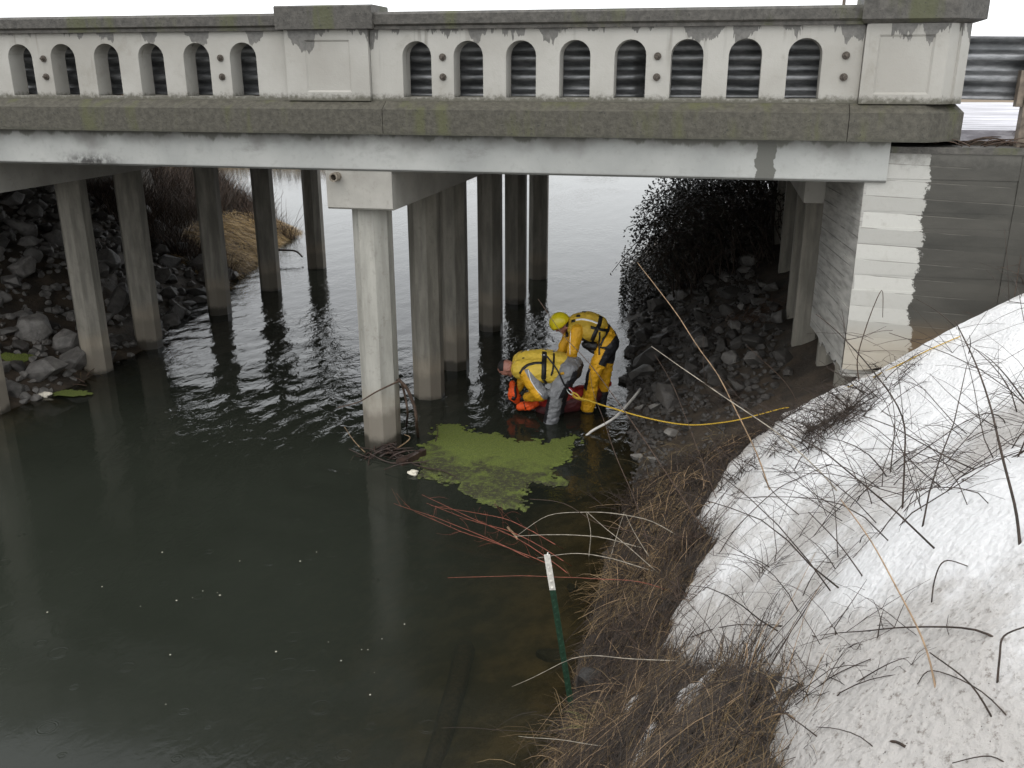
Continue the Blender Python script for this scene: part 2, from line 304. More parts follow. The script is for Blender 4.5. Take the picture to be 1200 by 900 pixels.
def link(name, me, mats, parent=None, smooth=False, mi=None):
    o = bpy.data.objects.new(name, me); C.objects.link(o)
    for m in (mats if isinstance(mats, (list, tuple)) else [mats]):
        if not me.materials or len(me.materials) < (len(mats) if isinstance(mats, (list, tuple)) else 1): me.materials.append(MT[m] if isinstance(m, str) else m)
    if mi and max(mi) > 0: me.polygons.foreach_set('material_index', mi)
    if smooth: me.polygons.foreach_set('use_smooth', [True] * len(me.polygons))
    if parent: par(o, parent)
    return o
def par(o, p):
    o.parent = p
    if p.type == 'EMPTY': o.matrix_parent_inverse = Matrix.Translation(p.location).inverted()
def tag(o, label=None, cat=None, group=None, kind=None):
    if label: o['label'] = label
    if cat: o['category'] = cat
    if group: o['group'] = group
    if kind: o['kind'] = kind
    return o
def thing(name, label, cat, loc, group=None):
    o = bpy.data.objects.new(name, None); C.objects.link(o); o.location = loc; o.empty_display_size = .2
    return tag(o, label, cat, group)
def fattr(me, name, vals):
    a = me.attributes.new(name, 'FLOAT', 'POINT'); a.data.foreach_set('value', vals)
def grid(name, xs, ys, zf, mat, keep=None):
    nx, ny = len(xs), len(ys); vs = [(x, y, zf(x, y)) for y in ys for x in xs]
    fs = []
    for j in range(ny - 1):
        for i in range(nx - 1):
            q = (j * nx + i, j * nx + i + 1, (j + 1) * nx + i + 1, (j + 1) * nx + i)
            if keep is None or any(keep[k] for k in q): fs.append(q)
    me = bpy.data.meshes.new(name); me.from_pydata(vs, [], fs); me.update()
    return link(name, me, mat, None, True), vs
def axis(fine0, fine1, step, lo, hi, g=1.25):
    a = [fine0 + step * i for i in range(int((fine1 - fine0) / step) + 1)]
    d = step; x = a[-1]
    while x < hi: d *= g; x += d; a.append(x)
    d = step; x = a[0]; pre = []
    while x > lo: d *= g; x -= d; pre.append(x)
    return pre[::-1] + a
def arc(p, q, sag, n=9, side=None):
    p = Vector(p); q = Vector(q); sv = Vector((0, 0, 1)) if side is None else side
    return [p.lerp(q, i / (n - 1)) + sv * sag * 4 * (i / (n - 1)) * (1 - i / (n - 1)) for i in range(n)]
def wob(pts, a, seed=0):
    return [p + Vector((noise.noise(p * 3 + Vector((seed, 0, 0))), noise.noise(p * 3 + Vector((0, seed, 5))), noise.noise(p * 3 + Vector((9, 0, seed))))) * a * min(1, i) for i, p in enumerate(map(Vector, pts))]
# ------------------------------------------------------------------ ground, water, road, snow
gx = axis(-14.5, 4.4, .1, -400, 400, 1.3); gy = axis(1.6, 12, .1, -300, 500, 1.06)
g, _ = grid('ground', gx, gy, ground, 'earth'); tag(g, 'wet brown earth of the river bed and banks', 'ground', kind='structure')
wx = axis(-11.4, .4, .05, -300, 300, 1.35); wy = axis(3.2, 15, .05, -200, 300, 1.03)
def chop(x, y):
    r = .22 + .78 * (sstep(8.2, 12, y) if x > -2.5 else sstep(7.8, 10.8, y)) * (1 - .45 * sstep(-3, -1, x))
    return r * (1 - .9 * sstep(-6.5, -7.8, x) * (1 - sstep(11, 13.5, y)) if x < -6.5 else 1)
WAKE = ((-3.85, 9.9, 19, .013, 1.2), (-3.76, 11.6, 21, .003, .8), (-8.9, 15.2, 18, .004, 1.0), (-3.8, 15.4, 18, .003, .8))
def wave(x, y):
    if not (-12 < x < 1.5 and 3 < y < 60): return 0
    c = chop(x, y); f = noise.fractal(Vector((x * 2.1, y * 1.2, 0)), .8, 2.1, 3)
    h = .007 * c * f * (1 + 1.0 * (1 - sstep(-4.8, -3.6, x)) * sstep(8.2, 9.6, y) * (1 - sstep(13, 16, y))) * (1 - .4 * sstep(13, 19, y))
    for cx, cy, k, a, fall in WAKE:
        dx = x - cx; dy = (y - cy) * .62; r = math.hypot(dx, dy)
        if r < 3:
            v = math.sin(k * (r + .10 * f)) * math.exp(-r / fall)
            if cy < 10: v *= sstep(.3, -.3, dx) if dx < .3 else 0
            h += a * v
    return h
wo, wv = grid('water', wx, wy, wave, 'water'); fattr(wo.data, 'choppy', [.32 * chop(x, y) * (1 - .55 * sstep(13, 19, y)) * (.35 + .65 * sstep(-.2, .35, noise.noise(Vector((x * .5, y * .4, 2))))) for x, y, _ in wv])
fattr(wo.data, 'depth', [max(0.0, -ground(x, y)) for x, y, _ in wv])
tag(wo, 'dark green river water with rain rings and sky reflections', 'water', kind='structure')
snow_px = [(1260, 1000), (925, 1000), (927, 900), (927, 877), (933, 833), (930, 812), (900, 800), (867, 795), (833, 785), (800, 775), (775, 762), (780, 733), (800, 707), (820, 667), (838, 637), (815, 615), (827, 590), (843, 561), (865, 537), (894, 510), (912, 492), (945, 473), (982, 455), (1010, 444)]
snow_w = [cast(*q) for q in snow_px]
poly = [(p.x, p.y) for p in snow_w] + [(1.75, 9.42), (2.7, 9.42), (4.4, 8.6), (5.2, 8.3), (5.2, 1.2), (1.2, 1.2)]
def pdist(x, y, pl=poly):
    ins = False; best = 9
    n = len(pl)
    for i in range(n):
        x0, y0 = pl[i]; x1, y1 = pl[(i + 1) % n]
        if (y0 > y) != (y1 > y) and x < (x1 - x0) * (y - y0) / (y1 - y0) + x0: ins = not ins
        dx, dy = x1 - x0, y1 - y0; L = dx * dx + dy * dy
        t = max(0, min(1, ((x - x0) * dx + (y - y0) * dy) / L)) if L else 0
        best = min(best, math.hypot(x - x0 - t * dx, y - y0 - t * dy))
    return best if ins else -best
hole = [cast(975, 494), cast(905, 680), cast(1085, 600)]
def snow_z(x, y, d=None):
    d = pdist(x, y) if d is None else d
    d += .07 * fbm(x, y, 6, 5)
    th = .05 * sstep(-.02, .05, d) + .10 * sstep(.0, .6, d) - .10 * (1 - sstep(-.06, .02, d))
    for h, r, k in ((hole[0], .34, .28), (hole[2], .34, .05)):
        th -= k * (1 - sstep(r * .4, r, math.hypot(x - h.x, (y - h.y) * .8)))
    return ground(x, y) + th + .035 * fbm(x, y, .9, 2) * sstep(.05, .5, d) + .014 * noise.fractal(Vector((x * 5, y * 5, ground(x, y) * 5)), .9, 2, 3) + .003 * noise.fractal(Vector((x * 17, y * 17, ground(x, y) * 17)), .9, 2, 2) - .018 * sstep(.1, .5, noise.noise(Vector((x * 2.6, y * 2.6, ground(x, y) * 2.6)))) * sstep(.05, .3, d)
sx = [-.5 + .03 * i for i in range(192)]; sy = [1.3 + .03 * i for i in range(274)]
dd = [pdist(x, y) for y in sy for x in sx]; dm = {}
it = iter(dd)
keep = [d > -.10 for d in dd]; zi = {}
for j, y in enumerate(sy):
    for i, x in enumerate(sx): zi[(x, y)] = dd[j * len(sx) + i]
so, sv = grid('snow', sx, sy, lambda x, y: snow_z(x, y, zi[(x, y)]) if zi[(x, y)] > -.2 else 0, 'snow', keep)
dirt_spots = [(cast(905, 680), .55, .22), (cast(985, 800), .6, .26), (cast(870, 740), .5, .2), (cast(950, 760), .4, .2), (cast(1090, 600), .5, .2), (cast(1010, 870), .5, .18), (cast(1180, 520), .4, .1), (cast(975, 494), .5, .2)]
clean_spots = [(cast(1060, 690), .7, .25), (cast(1120, 460), .9, .2), (cast(900, 590), .4, .15), (cast(1180, 640), .5, .2)]
def dirt(x, y, d):
    v = .20 * (1 - sstep(0, .40, d))
    for p, r, k in dirt_spots: v += k * math.exp(-((x - p.x) ** 2 + (y - p.y) ** 2) / (r * r))
    for p, r, k in clean_spots: v -= k * math.exp(-((x - p.x) ** 2 + (y - p.y) ** 2) / (r * r))
    return v
fattr(so.data, 'dirt', [dirt(x, y, zi[(x, y)]) for x, y, _ in sv])
bm = bmesh.new(); bm.from_mesh(so.data); bmesh.ops.delete(bm, geom=[v for v in bm.verts if not v.link_faces], context='VERTS'); bm.to_mesh(so.data); bm.free()
tag(so, 'old grainy snow with dirty grey patches on the bank', 'snow', kind='structure')
SNOWT = BVHTree.FromPolygons([v.co.copy() for v in so.data.vertices], [p.vertices[:] for p in so.data.polygons])
def surf(x, y):
    h = SNOWT.ray_cast(Vector((x, y, 9)), Vector((0, 0, -1))); z = ground(x, y)
    return max(z, h[0].z) if h[0] else z
def castS(px, py):
    q = cast(px, py)
    if q.z < 0: q = Pz(px, py)
    d = ray(px, py).normalized(); h = SNOWT.ray_cast(Vector((0, 0, CAMH)), d)
    return h[0] if h[0] and h[0].length and (h[0] - Vector((0, 0, CAMH))).length < (q - Vector((0, 0, CAMH))).length else q
# ------------------------------------------------------------------ bridge
YB = 9.40; YF = 20.25
BENTS = (-3.78, -9.08); PY = (9.77, 11.65, 13.0, 15.3, 17.4, 19.75)
br = thing('concrete_bridge', 'weathered concrete road bridge with arched openings in its parapet', 'bridge', (-3.78, 14.8, 0))
# slab + edge beams
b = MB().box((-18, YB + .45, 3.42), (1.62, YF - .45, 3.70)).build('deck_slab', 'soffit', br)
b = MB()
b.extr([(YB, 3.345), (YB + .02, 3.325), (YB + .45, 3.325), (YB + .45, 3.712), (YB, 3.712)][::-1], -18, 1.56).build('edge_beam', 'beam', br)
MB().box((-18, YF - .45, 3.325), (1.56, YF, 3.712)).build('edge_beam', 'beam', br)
# ledge in segments between joints, last one chamfered
def ledge_seg(x0, x1):
    MB().extr([(YB - .15, 3.715), (YB - .15, 3.965), (YB - .02, 4.045), (YB + .40, 4.045), (YB + .40, 3.715)], x0, x1).build('ledge', 'ledge', br)
for a, c_ in ((-18, -9.4), (-9.394, -3.42), (-3.414, 1.14)): ledge_seg(a, c_)
lp = [(1.146, YB - .152), (1.84, YB - .152), (2.20, YB + .20), (2.20, YB + .42), (1.146, YB + .42)]
lt = [(1.146, YB - .02), (1.80, YB - .02), (2.12, YB + .25), (2.12, YB + .42), (1.146, YB + .42)]
m = MB().prism(lp, 3.712, 3.965); m.prism(lp, 3.966, 4.046, top=lt); m.build('ledge', 'ledge', br)
# arched parapet panels
def panel(x0, x1, n, y=YB, t=.24, z0=4.046, z1=4.735):
    m = MB(); W = (x1 - x0) / n; hw = .153; zs, zt = 4.083, 4.625; zr = zt - hw * .95
    for k in range(n):
        a = x0 + W * k; e = a + W; c = (a + e) / 2
        arcp = [(c - hw * math.cos(i * math.pi / 12), zr + hw * .95 * math.sin(i * math.pi / 12)) for i in range(13)]
        for yy, flip in ((y, 0), (y + t, 1)):
            def q(*pts):
                ids = tuple(range(len(pts))); m.add([(px, yy, pz) for px, pz in pts], [ids[::-1] if flip else ids])
            q((a, z0), (c - hw, z0), (c - hw, zr), (c - hw, z1), (a, z1)); q((c + hw, z0), (e, z0), (e, z1), (c + hw, z1), (c + hw, zr))
            q((c - hw, z0), (c + hw, z0), (c + hw, zs), (c - hw, zs))
            for i in range(12): q(arcp[i], arcp[i + 1], (arcp[i + 1][0], z1), (arcp[i][0], z1))
        ring = [(c - hw, zs)] + arcp + [(c + hw, zs)]
        for i in range(len(ring)):
            (ax, az), (bx, bz) = ring[i], ring[(i + 1) % len(ring)]
            m.add([(ax, y, az), (bx, y, bz), (bx, y + t, bz), (ax, y + t, az)], [(3, 2, 1, 0)])
    m.add([(x0, y, z1), (x1, y, z1), (x1, y + t, z1), (x0, y + t, z1)], [(0, 1, 2, 3)])
    return m.build('parapet_panel', 'parapet', br)
panel(-3.575, 1.225, 9 - 0 if False else 9) if False else None
def panel_at(x0, x1, c0, c1, n):   # solid margins either side of n regularly spaced arches
    W = (c1 - c0) / (n - 1)
    o = panel(c0 - W / 2, c1 + W / 2, n)
    for a, e in ((x0, c0 - W / 2), (c1 + W / 2, x1)):
        if e - a > .02: MB().box((a, YB, 4.046), (e, YB + .24, 4.735)).build('parapet_pier', 'parapet', br)
panel_at(-3.57, 1.215, -3.075, .71, 8); panel_at(-9.30, -4.495, -8.81, -5.0, 8); panel_at(-15, -10.225, -14.5, -10.72, 8)
for a, e in ((-3.56, 1.19), (-9.30, -4.50), (-15, -10.24)):
    m = MB(); m.extr([(YB - .045, 4.735), (YB - .045, 4.765), (YB - .075, 4.785), (YB - .075, 4.875), (YB - .05, 4.90), (YB + .29, 4.90), (YB + .315, 4.875), (YB + .315, 4.785), (YB + .285, 4.765), (YB + .285, 4.735)], a, e)
    m.build('coping', 'coping', br)
def framed(m, x0, x1, y, z0, z1, px0, px1, pz0, pz1, rec=.014):
    xs = (x0, px0, px1, x1); zs = (z0, pz0, pz1, z1)
    for i in range(3):
        for j in range(3):
            if (i, j) == (1, 1): continue
            m.add([(xs[i], y, zs[j]), (xs[i + 1], y, zs[j]), (xs[i + 1], y, zs[j + 1]), (xs[i], y, zs[j + 1])], [(0, 1, 2, 3)])
    r = .018; A = [(px0, y, pz0), (px1, y, pz0), (px1, y, pz1), (px0, y, pz1)]; B = [(px0 + r, y + rec, pz0 + r), (px1 - r, y + rec, pz0 + r), (px1 - r, y + rec, pz1 - r), (px0 + r, y + rec, pz1 - r)]
    m.add(A + B, [(i, (i + 1) % 4, 4 + (i + 1) % 4, 4 + i) for i in range(4)])
    return B
def pedestal(x0, x1):
    y = YB - .05; m = MB(); B = framed(m, x0, x1, y, 4.046, 4.74, x0 + .22, x1 - .20, 4.13, 4.64)
    m.add([(x0, y, 4.046), (x0, y, 4.74), (x0, YB + .3, 4.74), (x0, YB + .3, 4.046)], [(0, 1, 2, 3)]); m.add([(x1, y, 4.046), (x1, y, 4.74), (x1, YB + .3, 4.74), (x1, YB + .3, 4.046)], [(3, 2, 1, 0)])
    m.add([(x0, YB + .3, 4.046), (x1, YB + .3, 4.046), (x1, YB + .3, 4.74), (x0, YB + .3, 4.74)], [(3, 2, 1, 0)])
    o = m.build('pedestal', 'parapet', br); MB().add(B, [(0, 1, 2, 3)]).build('recessed_panel', 'parapet', o)
    MB().extr([(YB - .12, 4.742), (YB - .12, 4.955), (YB - .10, 4.968), (YB + .35, 4.968), (YB + .37, 4.955), (YB + .37, 4.742)], x0 - .06, x1 + .08).build('pedestal_cap', 'coping', o)
pedestal(-4.49, -3.575); pedestal(-10.22, -9.305)
# end pedestal with chamfered corner and double reveal
y = YB - .05; m = MB(); B = framed(m, 1.22, 1.93, y, 4.046, 4.74, 1.335, 1.815, 4.13, 4.645, .016)
m.add([(1.22, y, 4.046), (1.22, y, 4.74), (1.22, YB + .3, 4.74), (1.22, YB + .3, 4.046)], [(0, 1, 2, 3)])
for (xa, ya), (xb, yb) in (((1.93, y), (2.03, y + .10)), ((2.03, y + .10), (2.05, y + .085)), ((2.05, y + .085), (2.14, y + .17)), ((2.14, y + .17), (2.14, YB + .3)), ((2.14, YB + .3), (1.22, YB + .3))):
    m.add([(xa, ya, 4.046), (xb, yb, 4.046), (xb, yb, 4.74), (xa, ya, 4.74)], [(0, 1, 2, 3)])
o = m.build('pedestal', 'parapet', br); MB().add(B, [(0, 1, 2, 3)]).build('recessed_panel', 'parapet', o)
cp = [(1.16, YB - .14), (1.97, YB - .14), (2.26, YB + .13), (2.26, YB + .37), (1.16, YB + .37)]
cpi = [(1.18, YB - .06), (1.93, YB - .06), (2.15, YB + .13), (2.15, YB + .33), (1.18, YB + .33)]
m = MB().prism(cpi, 4.742, 4.775, top=cp); m.prism(cp, 4.7755, 5.12); m.build('pedestal_cap', 'coping', o)
# far parapet, plain and hidden behind the deck
MB().box((-18, YF - .3, 3.714), (2.1, YF, 4.75)).build('parapet_panel', 'parapet', br)
# bents: cap + octagonal piles
def octo(cx, cy, w_, ang=0): 
    c_ = w_ * .29; h = w_ / 2
    return [(cx + px, cy + py) for px, py in ((-h + c_, -h), (h - c_, -h), (h, -h + c_), (h, h - c_), (h - c_, h), (-h + c_, h), (-h, h - c_), (-h, -h + c_))]
for bi, bx in enumerate(BENTS):
    m = MB(); m.extr([(9.42, 2.93), (9.42, 3.324), (YF - .1, 3.324), (YF - .1, 2.93), (YF - .12, 2.91), (9.44, 2.91)], bx - .375, bx + .375)
    cap = m.build('bent_cap', 'cap', br)
    for k, py in enumerate(PY):
        w_ = .40 if k else .41
        xo = -.26 if (k == 0 and bi == 1) else 0
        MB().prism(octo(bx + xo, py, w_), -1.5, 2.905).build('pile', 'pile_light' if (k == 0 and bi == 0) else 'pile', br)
# left abutment wall under the deck
MB().box((-14.6, 9.6, -.2), (-14.2, YF, 3.41)).build('end_wall', 'soffit', br)
# drain stub on the bent cap
m = MB(); pts = [(-4.06, 9.30, 3.285), (-4.06, 9.55, 3.29)]
for i in range(14):
    a0, a1 = 2 * math.pi * i / 14, 2 * math.pi * (i + 1) / 14
    for r0, r1, yy0, yy1 in ((.048, .048, 9.30, 9.5), (.034, .048, 9.30, 9.30), (.034, .034, 9.5, 9.30)):
        m.add([(-4.02 + r0 * math.cos(a0), yy0, 3.262 + r0 * math.sin(a0)), (-4.02 + r0 * math.cos(a1), yy0, 3.262 + r0 * math.sin(a1)), (-4.02 + r1 * math.cos(a1), yy1, 3.262 + r1 * math.sin(a1)), (-4.02 + r1 * math.cos(a0), yy1, 3.262 + r1 * math.sin(a0))], [(0, 1, 2, 3)])
m.build('drain_pipe', 'pipe', br)
# ------------------------------------------------------------------ abutment
ab = thing('abutment', 'board-formed concrete abutment, half white painted and half dark, under the bridge end', 'abutment', (1.7, 9.8, 0))
def boards(x0, y0, x1, y1, z0, z1, mat, name, thick=.3, ragged=0, tilt=0):
    # wall in horizontal board courses, each a few mm in or out
    d = Vector((x1 - x0, y1 - y0, 0)); L = d.length; d.normalize(); n_ = Vector((d.y, -d.x, 0)); m = MB(); z = z0; k = 0
    nn = max(2, int(L / .12)); rows = []
    while z < z1 - 1e-4:
        zt = min(z1, z + .155); off = random.uniform(-.006, .006)
        for zz, o_ in ((z, off), (zt, off)):
            rw = []
            for i in range(nn + 1):
                p = Vector((x0, y0, 0)) + d * (L * i / nn) + n_ * (o_ + .002 * noise.noise(Vector((i * .7, zz * 9, 1))))
                lift = ragged * (.5 + noise.noise(Vector((i * .45, 7.7, 2)))) if zz == z0 else 0
                rw.append((p.x, p.y, zz + lift + tilt * (L * i / nn) / L * 0))
            rows.append(rw)
        z = zt
    for a, b_ in zip(rows, rows[1:]):
        o_ = len(m.v); m.add(a + b_, [(i, i + 1, nn + 2 + i, nn + 1 + i) for i in range(nn)])
    # back, ends, top, bottom
    A = [Vector(rows[0][0]), Vector(rows[0][-1]), Vector(rows[-1][-1]), Vector(rows[-1][0])]; Bk = [p - n_ * thick for p in A]
    m.add(Bk, [(3, 2, 1, 0)]); 
    for i, j in ((0, 1), (1, 2), (2, 3), (3, 0)): m.add([A[i], A[j], Bk[j], Bk[i]], [(3, 2, 1, 0)])
    return m.build(name, mat, ab)
boards(1.375, YB + .045, 2.72, YB + .045, 1.35, 3.60, 'board', 'wing_wall', .30, .14)
boards(1.20, 11.12, 1.37, YB + .047, 1.30, 3.34, 'abside', 'side_wall', .30, .25)
MB().box((1.36, YB + .03, 3.6005), (2.74, YB + .4, 3.66)).build('wall_coping', 'coping', ab)
boards(2.722, YB + .04, 4.5, YB - .77, 1.35, 3.60, 'board', 'wing_wall', .30)
cpv = [(2.742, YB + .02), (4.52, YB - .80), (4.66, YB - .50), (2.742, YB + .38)]
MB().prism(cpv, 3.6, 3.655).build('wall_coping', 'coping', ab)
MB().box((1.56, YB + .35, 1.0), (1.9, YF, 3.41)).build('back_wall', 'soffit', ab)
MB().extr([(11.14, 2.90), (11.14, 3.338), (YF - .1, 3.338), (YF - .1, 2.90)], .98, 1.5).build('cap_beam', 'cap', ab)
for py in (11.75, 13.0, 15.3, 17.4, 19.75): MB().prism(octo(1.24, py, .36), .2, 2.895).build('pile', 'pile', ab)
for xx, yy in ((1.50, 9.72), (1.42, 10.75)): MB().prism(octo(xx, yy, .30), .3, 1.6).build('pile', 'pile', ab)
# ------------------------------------------------------------------ road, guardrail, shoulder things
rd = MB().box((-120, YB + .41, 3.70), (120, YF - .31, 3.80)).build('road', 'road'); tag(rd, 'slush covered road surface running over the bridge', 'road', kind='structure')
gr = thing('guardrail', 'galvanised corrugated guardrail bolted behind the parapet and on past its end', 'guardrail', (2.7, 9.8, 3.6))
def thrie(x0, x1, y, z0, hgt=.56):
    m = MB(); n = 48; pr = []
    for i in range(n + 1):
        u = i / n; a = .5 - .5 * math.cos(u * 2 * math.pi * 3); pr.append((y + .038 * (a * a * (3 - 2 * a) * 2 - 1), z0 + hgt * u))
    k = 40; vs = []
    for j in range(k + 1):
        x = x0 + (x1 - x0) * j / k
        for (yy, zz) in pr: vs.append((x, yy + .004 * noise.noise(Vector((x * 2, zz * 5, 0))), zz - max(0, x - 2.0) * .015))
    n1 = n + 1
    m.add(vs, [(j * n1 + i, (j + 1) * n1 + i, (j + 1) * n1 + i + 1, j * n1 + i + 1) for j in range(k) for i in range(n)])
    o = m.build('rail', 'steel', gr, True); s_ = o.modifiers.new('thickness', 'SOLIDIFY'); s_.thickness = .004; return o
thrie(-15, -6.9, 9.78, 4.085); thrie(-6.98, -.8, 9.772, 4.087); thrie(-.88, 6.5, 9.78, 4.085)
for x in (-14.3, -12.4, -8.72, -6.86, -5.08, 4.6, 6.4):
    MB().box((x - .05, 9.83, 3.72), (x + .05, 9.95, 4.6)).build('post', 'timber', gr)
m = MB(); m.box((2.70, 9.60, 3.3), (2.84, 9.72, 4.56)); m.build('post', 'post', gr)
MB().box((2.64, 9.62, 4.02), (2.695, 9.72, 4.34)).build('spacer_block', 'post', gr)
for bx in (-7.42, -5.26, -2.80, -.65, 1.07):
    for bz in (4.28, 4.47):
        m = MB(); m.tube([(bx, YB - .055, bz), (bx, YB - .012, bz)], [.012, .013], 8); m.tube([(bx, YB - .03, bz), (bx, YB - .012, bz)], .022, 6); m.tube([(bx, YB - .014, bz), (bx, YB - .002, bz)], .036, 12); m.build('bolt', 'bolt', gr)
so_ = MB(); so_.box((2.25, 9.86, 3.62), (6, 9.94, 3.76)); tag(so_.build('timber_kerb', 'post'), 'dark timber kerb on the ground under the guardrail past the parapet', 'kerb')
sp = MB().tube([(3.2, 30, 3.4), (3.2, 30, 6.9)], .05, 8).build('marker_pole', 'post'); tag(sp, 'thin grey pole rising beyond the parapet coping', 'pole')
# ------------------------------------------------------------------ rocks
def rock_mesh(seed, flat=.62, n=15):
    rnd = random.Random(seed); bm = bmesh.new()
    for i in range(n):
        v = Vector((rnd.gauss(0, 1), rnd.gauss(0, 1), rnd.gauss(0, 1))).normalized() * rnd.uniform(.8, 1.08)
        bm.verts.new((v.x * rnd.uniform(.95, 1.1), v.y * .78, v.z * flat))
    h = bmesh.ops.convex_hull(bm, input=bm.verts); bmesh.ops.delete(bm, geom=list({e for e in h['geom_interior'] + h['geom_unused'] if isinstance(e, bmesh.types.BMVert)}), context='VERTS')
    bmesh.ops.dissolve_limit(bm, angle_limit=R(16), verts=bm.verts, edges=bm.edges)
    bmesh.ops.bevel(bm, geom=list(bm.edges), offset=.055, segments=1, affect='EDGES', clamp_overlap=True)
    me = bpy.data.meshes.new('rock'); bm.to_mesh(me); bm.free(); return me
RK = {k: [] for k in ('grey_rock', 'dark_rock', 'pale_rock')}
for k in RK:
    for i in range(9):
        me = rock_mesh(hash(k) % 7 * 0 + len(k) * 31 + i * 7, random.uniform(.5, .8)); me.materials.append(MT[k]); RK[k].append(me)
placed = []
def rock(x, y, r, mat, label, group, z=None, sink=.25, free=False, name='rock'):
    if not free:
        for (a, b, c) in placed:
            if math.hypot(x - a, y - b) < (r + c) * .62: return None
    placed.append((x, y, r))
    o = bpy.data.objects.new(name, random.choice(RK[mat])); C.objects.link(o)
    z = ground(x, y) if z is None else z
    o.location = (x, y, z + r * (.55 - sink)); o.scale = (r * random.uniform(.9, 1.25), r * random.uniform(.85, 1.15), r * random.uniform(.8, 1.15))
    o.rotation_euler = (random.uniform(-.5, .5), random.uniform(-.6, .6), random.uniform(0, 6.28))
    if '%' in label:
        sz = 'large' if r > .29 else 'medium' if r > .18 else 'small'
        sh = {'grey_rock': 'grey', 'dark_rock': 'blackish', 'pale_rock': 'pale'}[mat]
        e = (lerp_tab(XL, y) - x) if x < -5 else (x - lerp_tab(XR, y))
        ev = 'at the foot of' if e < .45 else 'low on' if e < 1.2 else 'halfway up' if e < 2.2 else 'high on'
        yz = 'beneath the parapet' if y < 12.4 else 'beneath mid bridge' if y < 15.6 else 'beneath the back edge'
        label = label % (sz, sh, ev, yz)
    return tag(o, label, 'rock', group)
cnt = 0
for t in range(2600):
    x = random.uniform(-13.4, -9.2); y = random.uniform(9.6, 18.6); e = lerp_tab(XL, y) - x
    if e < -.1 or any(math.hypot(x + 9.08, y - py) < .3 for py in PY): continue
    r = random.choice((.14, .17, .2, .24, .3, .36)) * random.uniform(.85, 1.15)
    if e > 2.2: r = max(r, .2)
    o = rock(x, y, r, random.choice(('grey_rock', 'dark_rock', 'grey_rock')), '%s %s rock %s the bank opposite the snow, %s', 'riprap on the bank opposite the snow')
    if o: cnt += 1
    if cnt > 185: break
cr = 0
for t in range(1500):
    y = random.uniform(10.9, 18); x = lerp_tab(XR, y) + random.uniform(.12, 2.2)
    if x > 1.0 or math.hypot(x + 1.48, y - 11.64) < .35: continue
    r = random.choice((.10, .12, .15, .19, .25)) * random.uniform(.85, 1.15)
    if rock(x, y, r, random.choice(('dark_rock', 'dark_rock', 'grey_rock')), '%s %s riprap rock %s the abutment slope, %s', 'riprap below the abutment'): cr += 1
    if cr > 108: break
def rock_px(px, py, r, mat, label, name='rock', sink=.35):
    p = cast(px, py) if True else None
    return rock(p.x, p.y, r, mat, label, None, z=max(p.z, -.15), sink=sink, free=True, name=name)
rock_px(740, 412, .17, 'dark_rock', 'pointed dark rock at the waterline behind the helmeted rescuer'); rock_px(731, 449, .17, 'dark_rock', 'low dark rock in the water beside the helmeted rescuer\'s boots')
rock_px(760, 425, .32, 'dark_rock', 'large dark boulder at the waterline behind the white stick'); rock_px(655, 768, .24, 'dark_rock', 'flat dark slab in the shallows behind the green post', sink=.95)
rock_px(747, 537, .14, 'pale_rock', 'pale stone at the water edge between the duckweed mat and the snow'); rock_px(766, 540, .11, 'pale_rock', 'brownish pale stone resting against another pale stone at the water edge')
rock_px(787, 510, .13, 'pale_rock', 'pale broken stone on the bank below the yellow rope'); rock_px(770, 480, .14, 'grey_rock', 'grey stone right under the yellow rope near the white stick'); rock_px(750, 478, .13, 'pale_rock', 'pale lump of rock touching the tip of the white stick')
rock_px(690, 800, .16, 'dark_rock', 'dark wet stone at the foot of the green post', sink=.4); rock_px(672, 690, .10, 'dark_rock', 'small dark stone at the edge of the reed mat', sink=.4)
m = MB(); rnd = random.Random(4)
for i in range(900):
    y = rnd.uniform(9.3, 14); x = lerp_tab(XR, y) + rnd.uniform(-.2, 1.5) * rnd.random()
    z = ground(x, y); r = rnd.uniform(.015, .05); vs = [Vector((rnd.gauss(0, 1), rnd.gauss(0, 1), rnd.gauss(0, .7))).normalized() * r for _ in range(6)]
    o6 = [Vector((r, 0, 0)), Vector((-r, 0, 0)), Vector((0, r, 0)), Vector((0, -r, 0)), Vector((0, 0, r * .7)), Vector((0, 0, -r * .7))]
    q = Matrix.Rotation(rnd.uniform(0, 6), 3, 'Z') @ Matrix.Rotation(rnd.uniform(-.6, .6), 3, 'X')
    m.add([q @ v * rnd.uniform(.75, 1.2) + Vector((x, y, z)) for v in o6], [(0, 2, 4), (2, 1, 4), (1, 3, 4), (3, 0, 4), (2, 0, 5), (1, 2, 5), (3, 1, 5), (0, 3, 5)])
tag(m.build('gravel', 'dark_rock'), 'small stones and gravel strewn on the earth by the water', 'gravel', kind='stuff')
def rubble(n, xr, yr, side, mat, label, seed, sz=(.04, .11)):
    m = MB(); rnd = random.Random(seed); src = [[v.co.copy() for v in me.vertices] for me in RK[mat][:4]]; fsrc = [[p.vertices[:] for p in me.polygons] for me in RK[mat][:4]]
    for i in range(n):
        y = rnd.uniform(*yr); x = (lerp_tab(XL, y) - rnd.uniform(*xr)) if side < 0 else (lerp_tab(XR, y) + rnd.uniform(*xr))
        if side > 0 and x > 1.0: continue
        r = rnd.uniform(*sz); k = rnd.randrange(4); q = Matrix.Rotation(rnd.uniform(0, 6.3), 3, 'Z') @ Matrix.Rotation(rnd.uniform(-.8, .8), 3, 'X'); c_ = Vector((x, y, ground(x, y) + r * .2))
        m.add([q @ v * r + c_ for v in src[k]], fsrc[k])
    tag(m.build('rubble', mat), label, 'rubble', kind='stuff')
rubble(1300, (-.15, 4.0), (9.6, 18.8), -1, 'grey_rock', 'small broken stones filling the gaps between the riprap opposite the snow', 61)
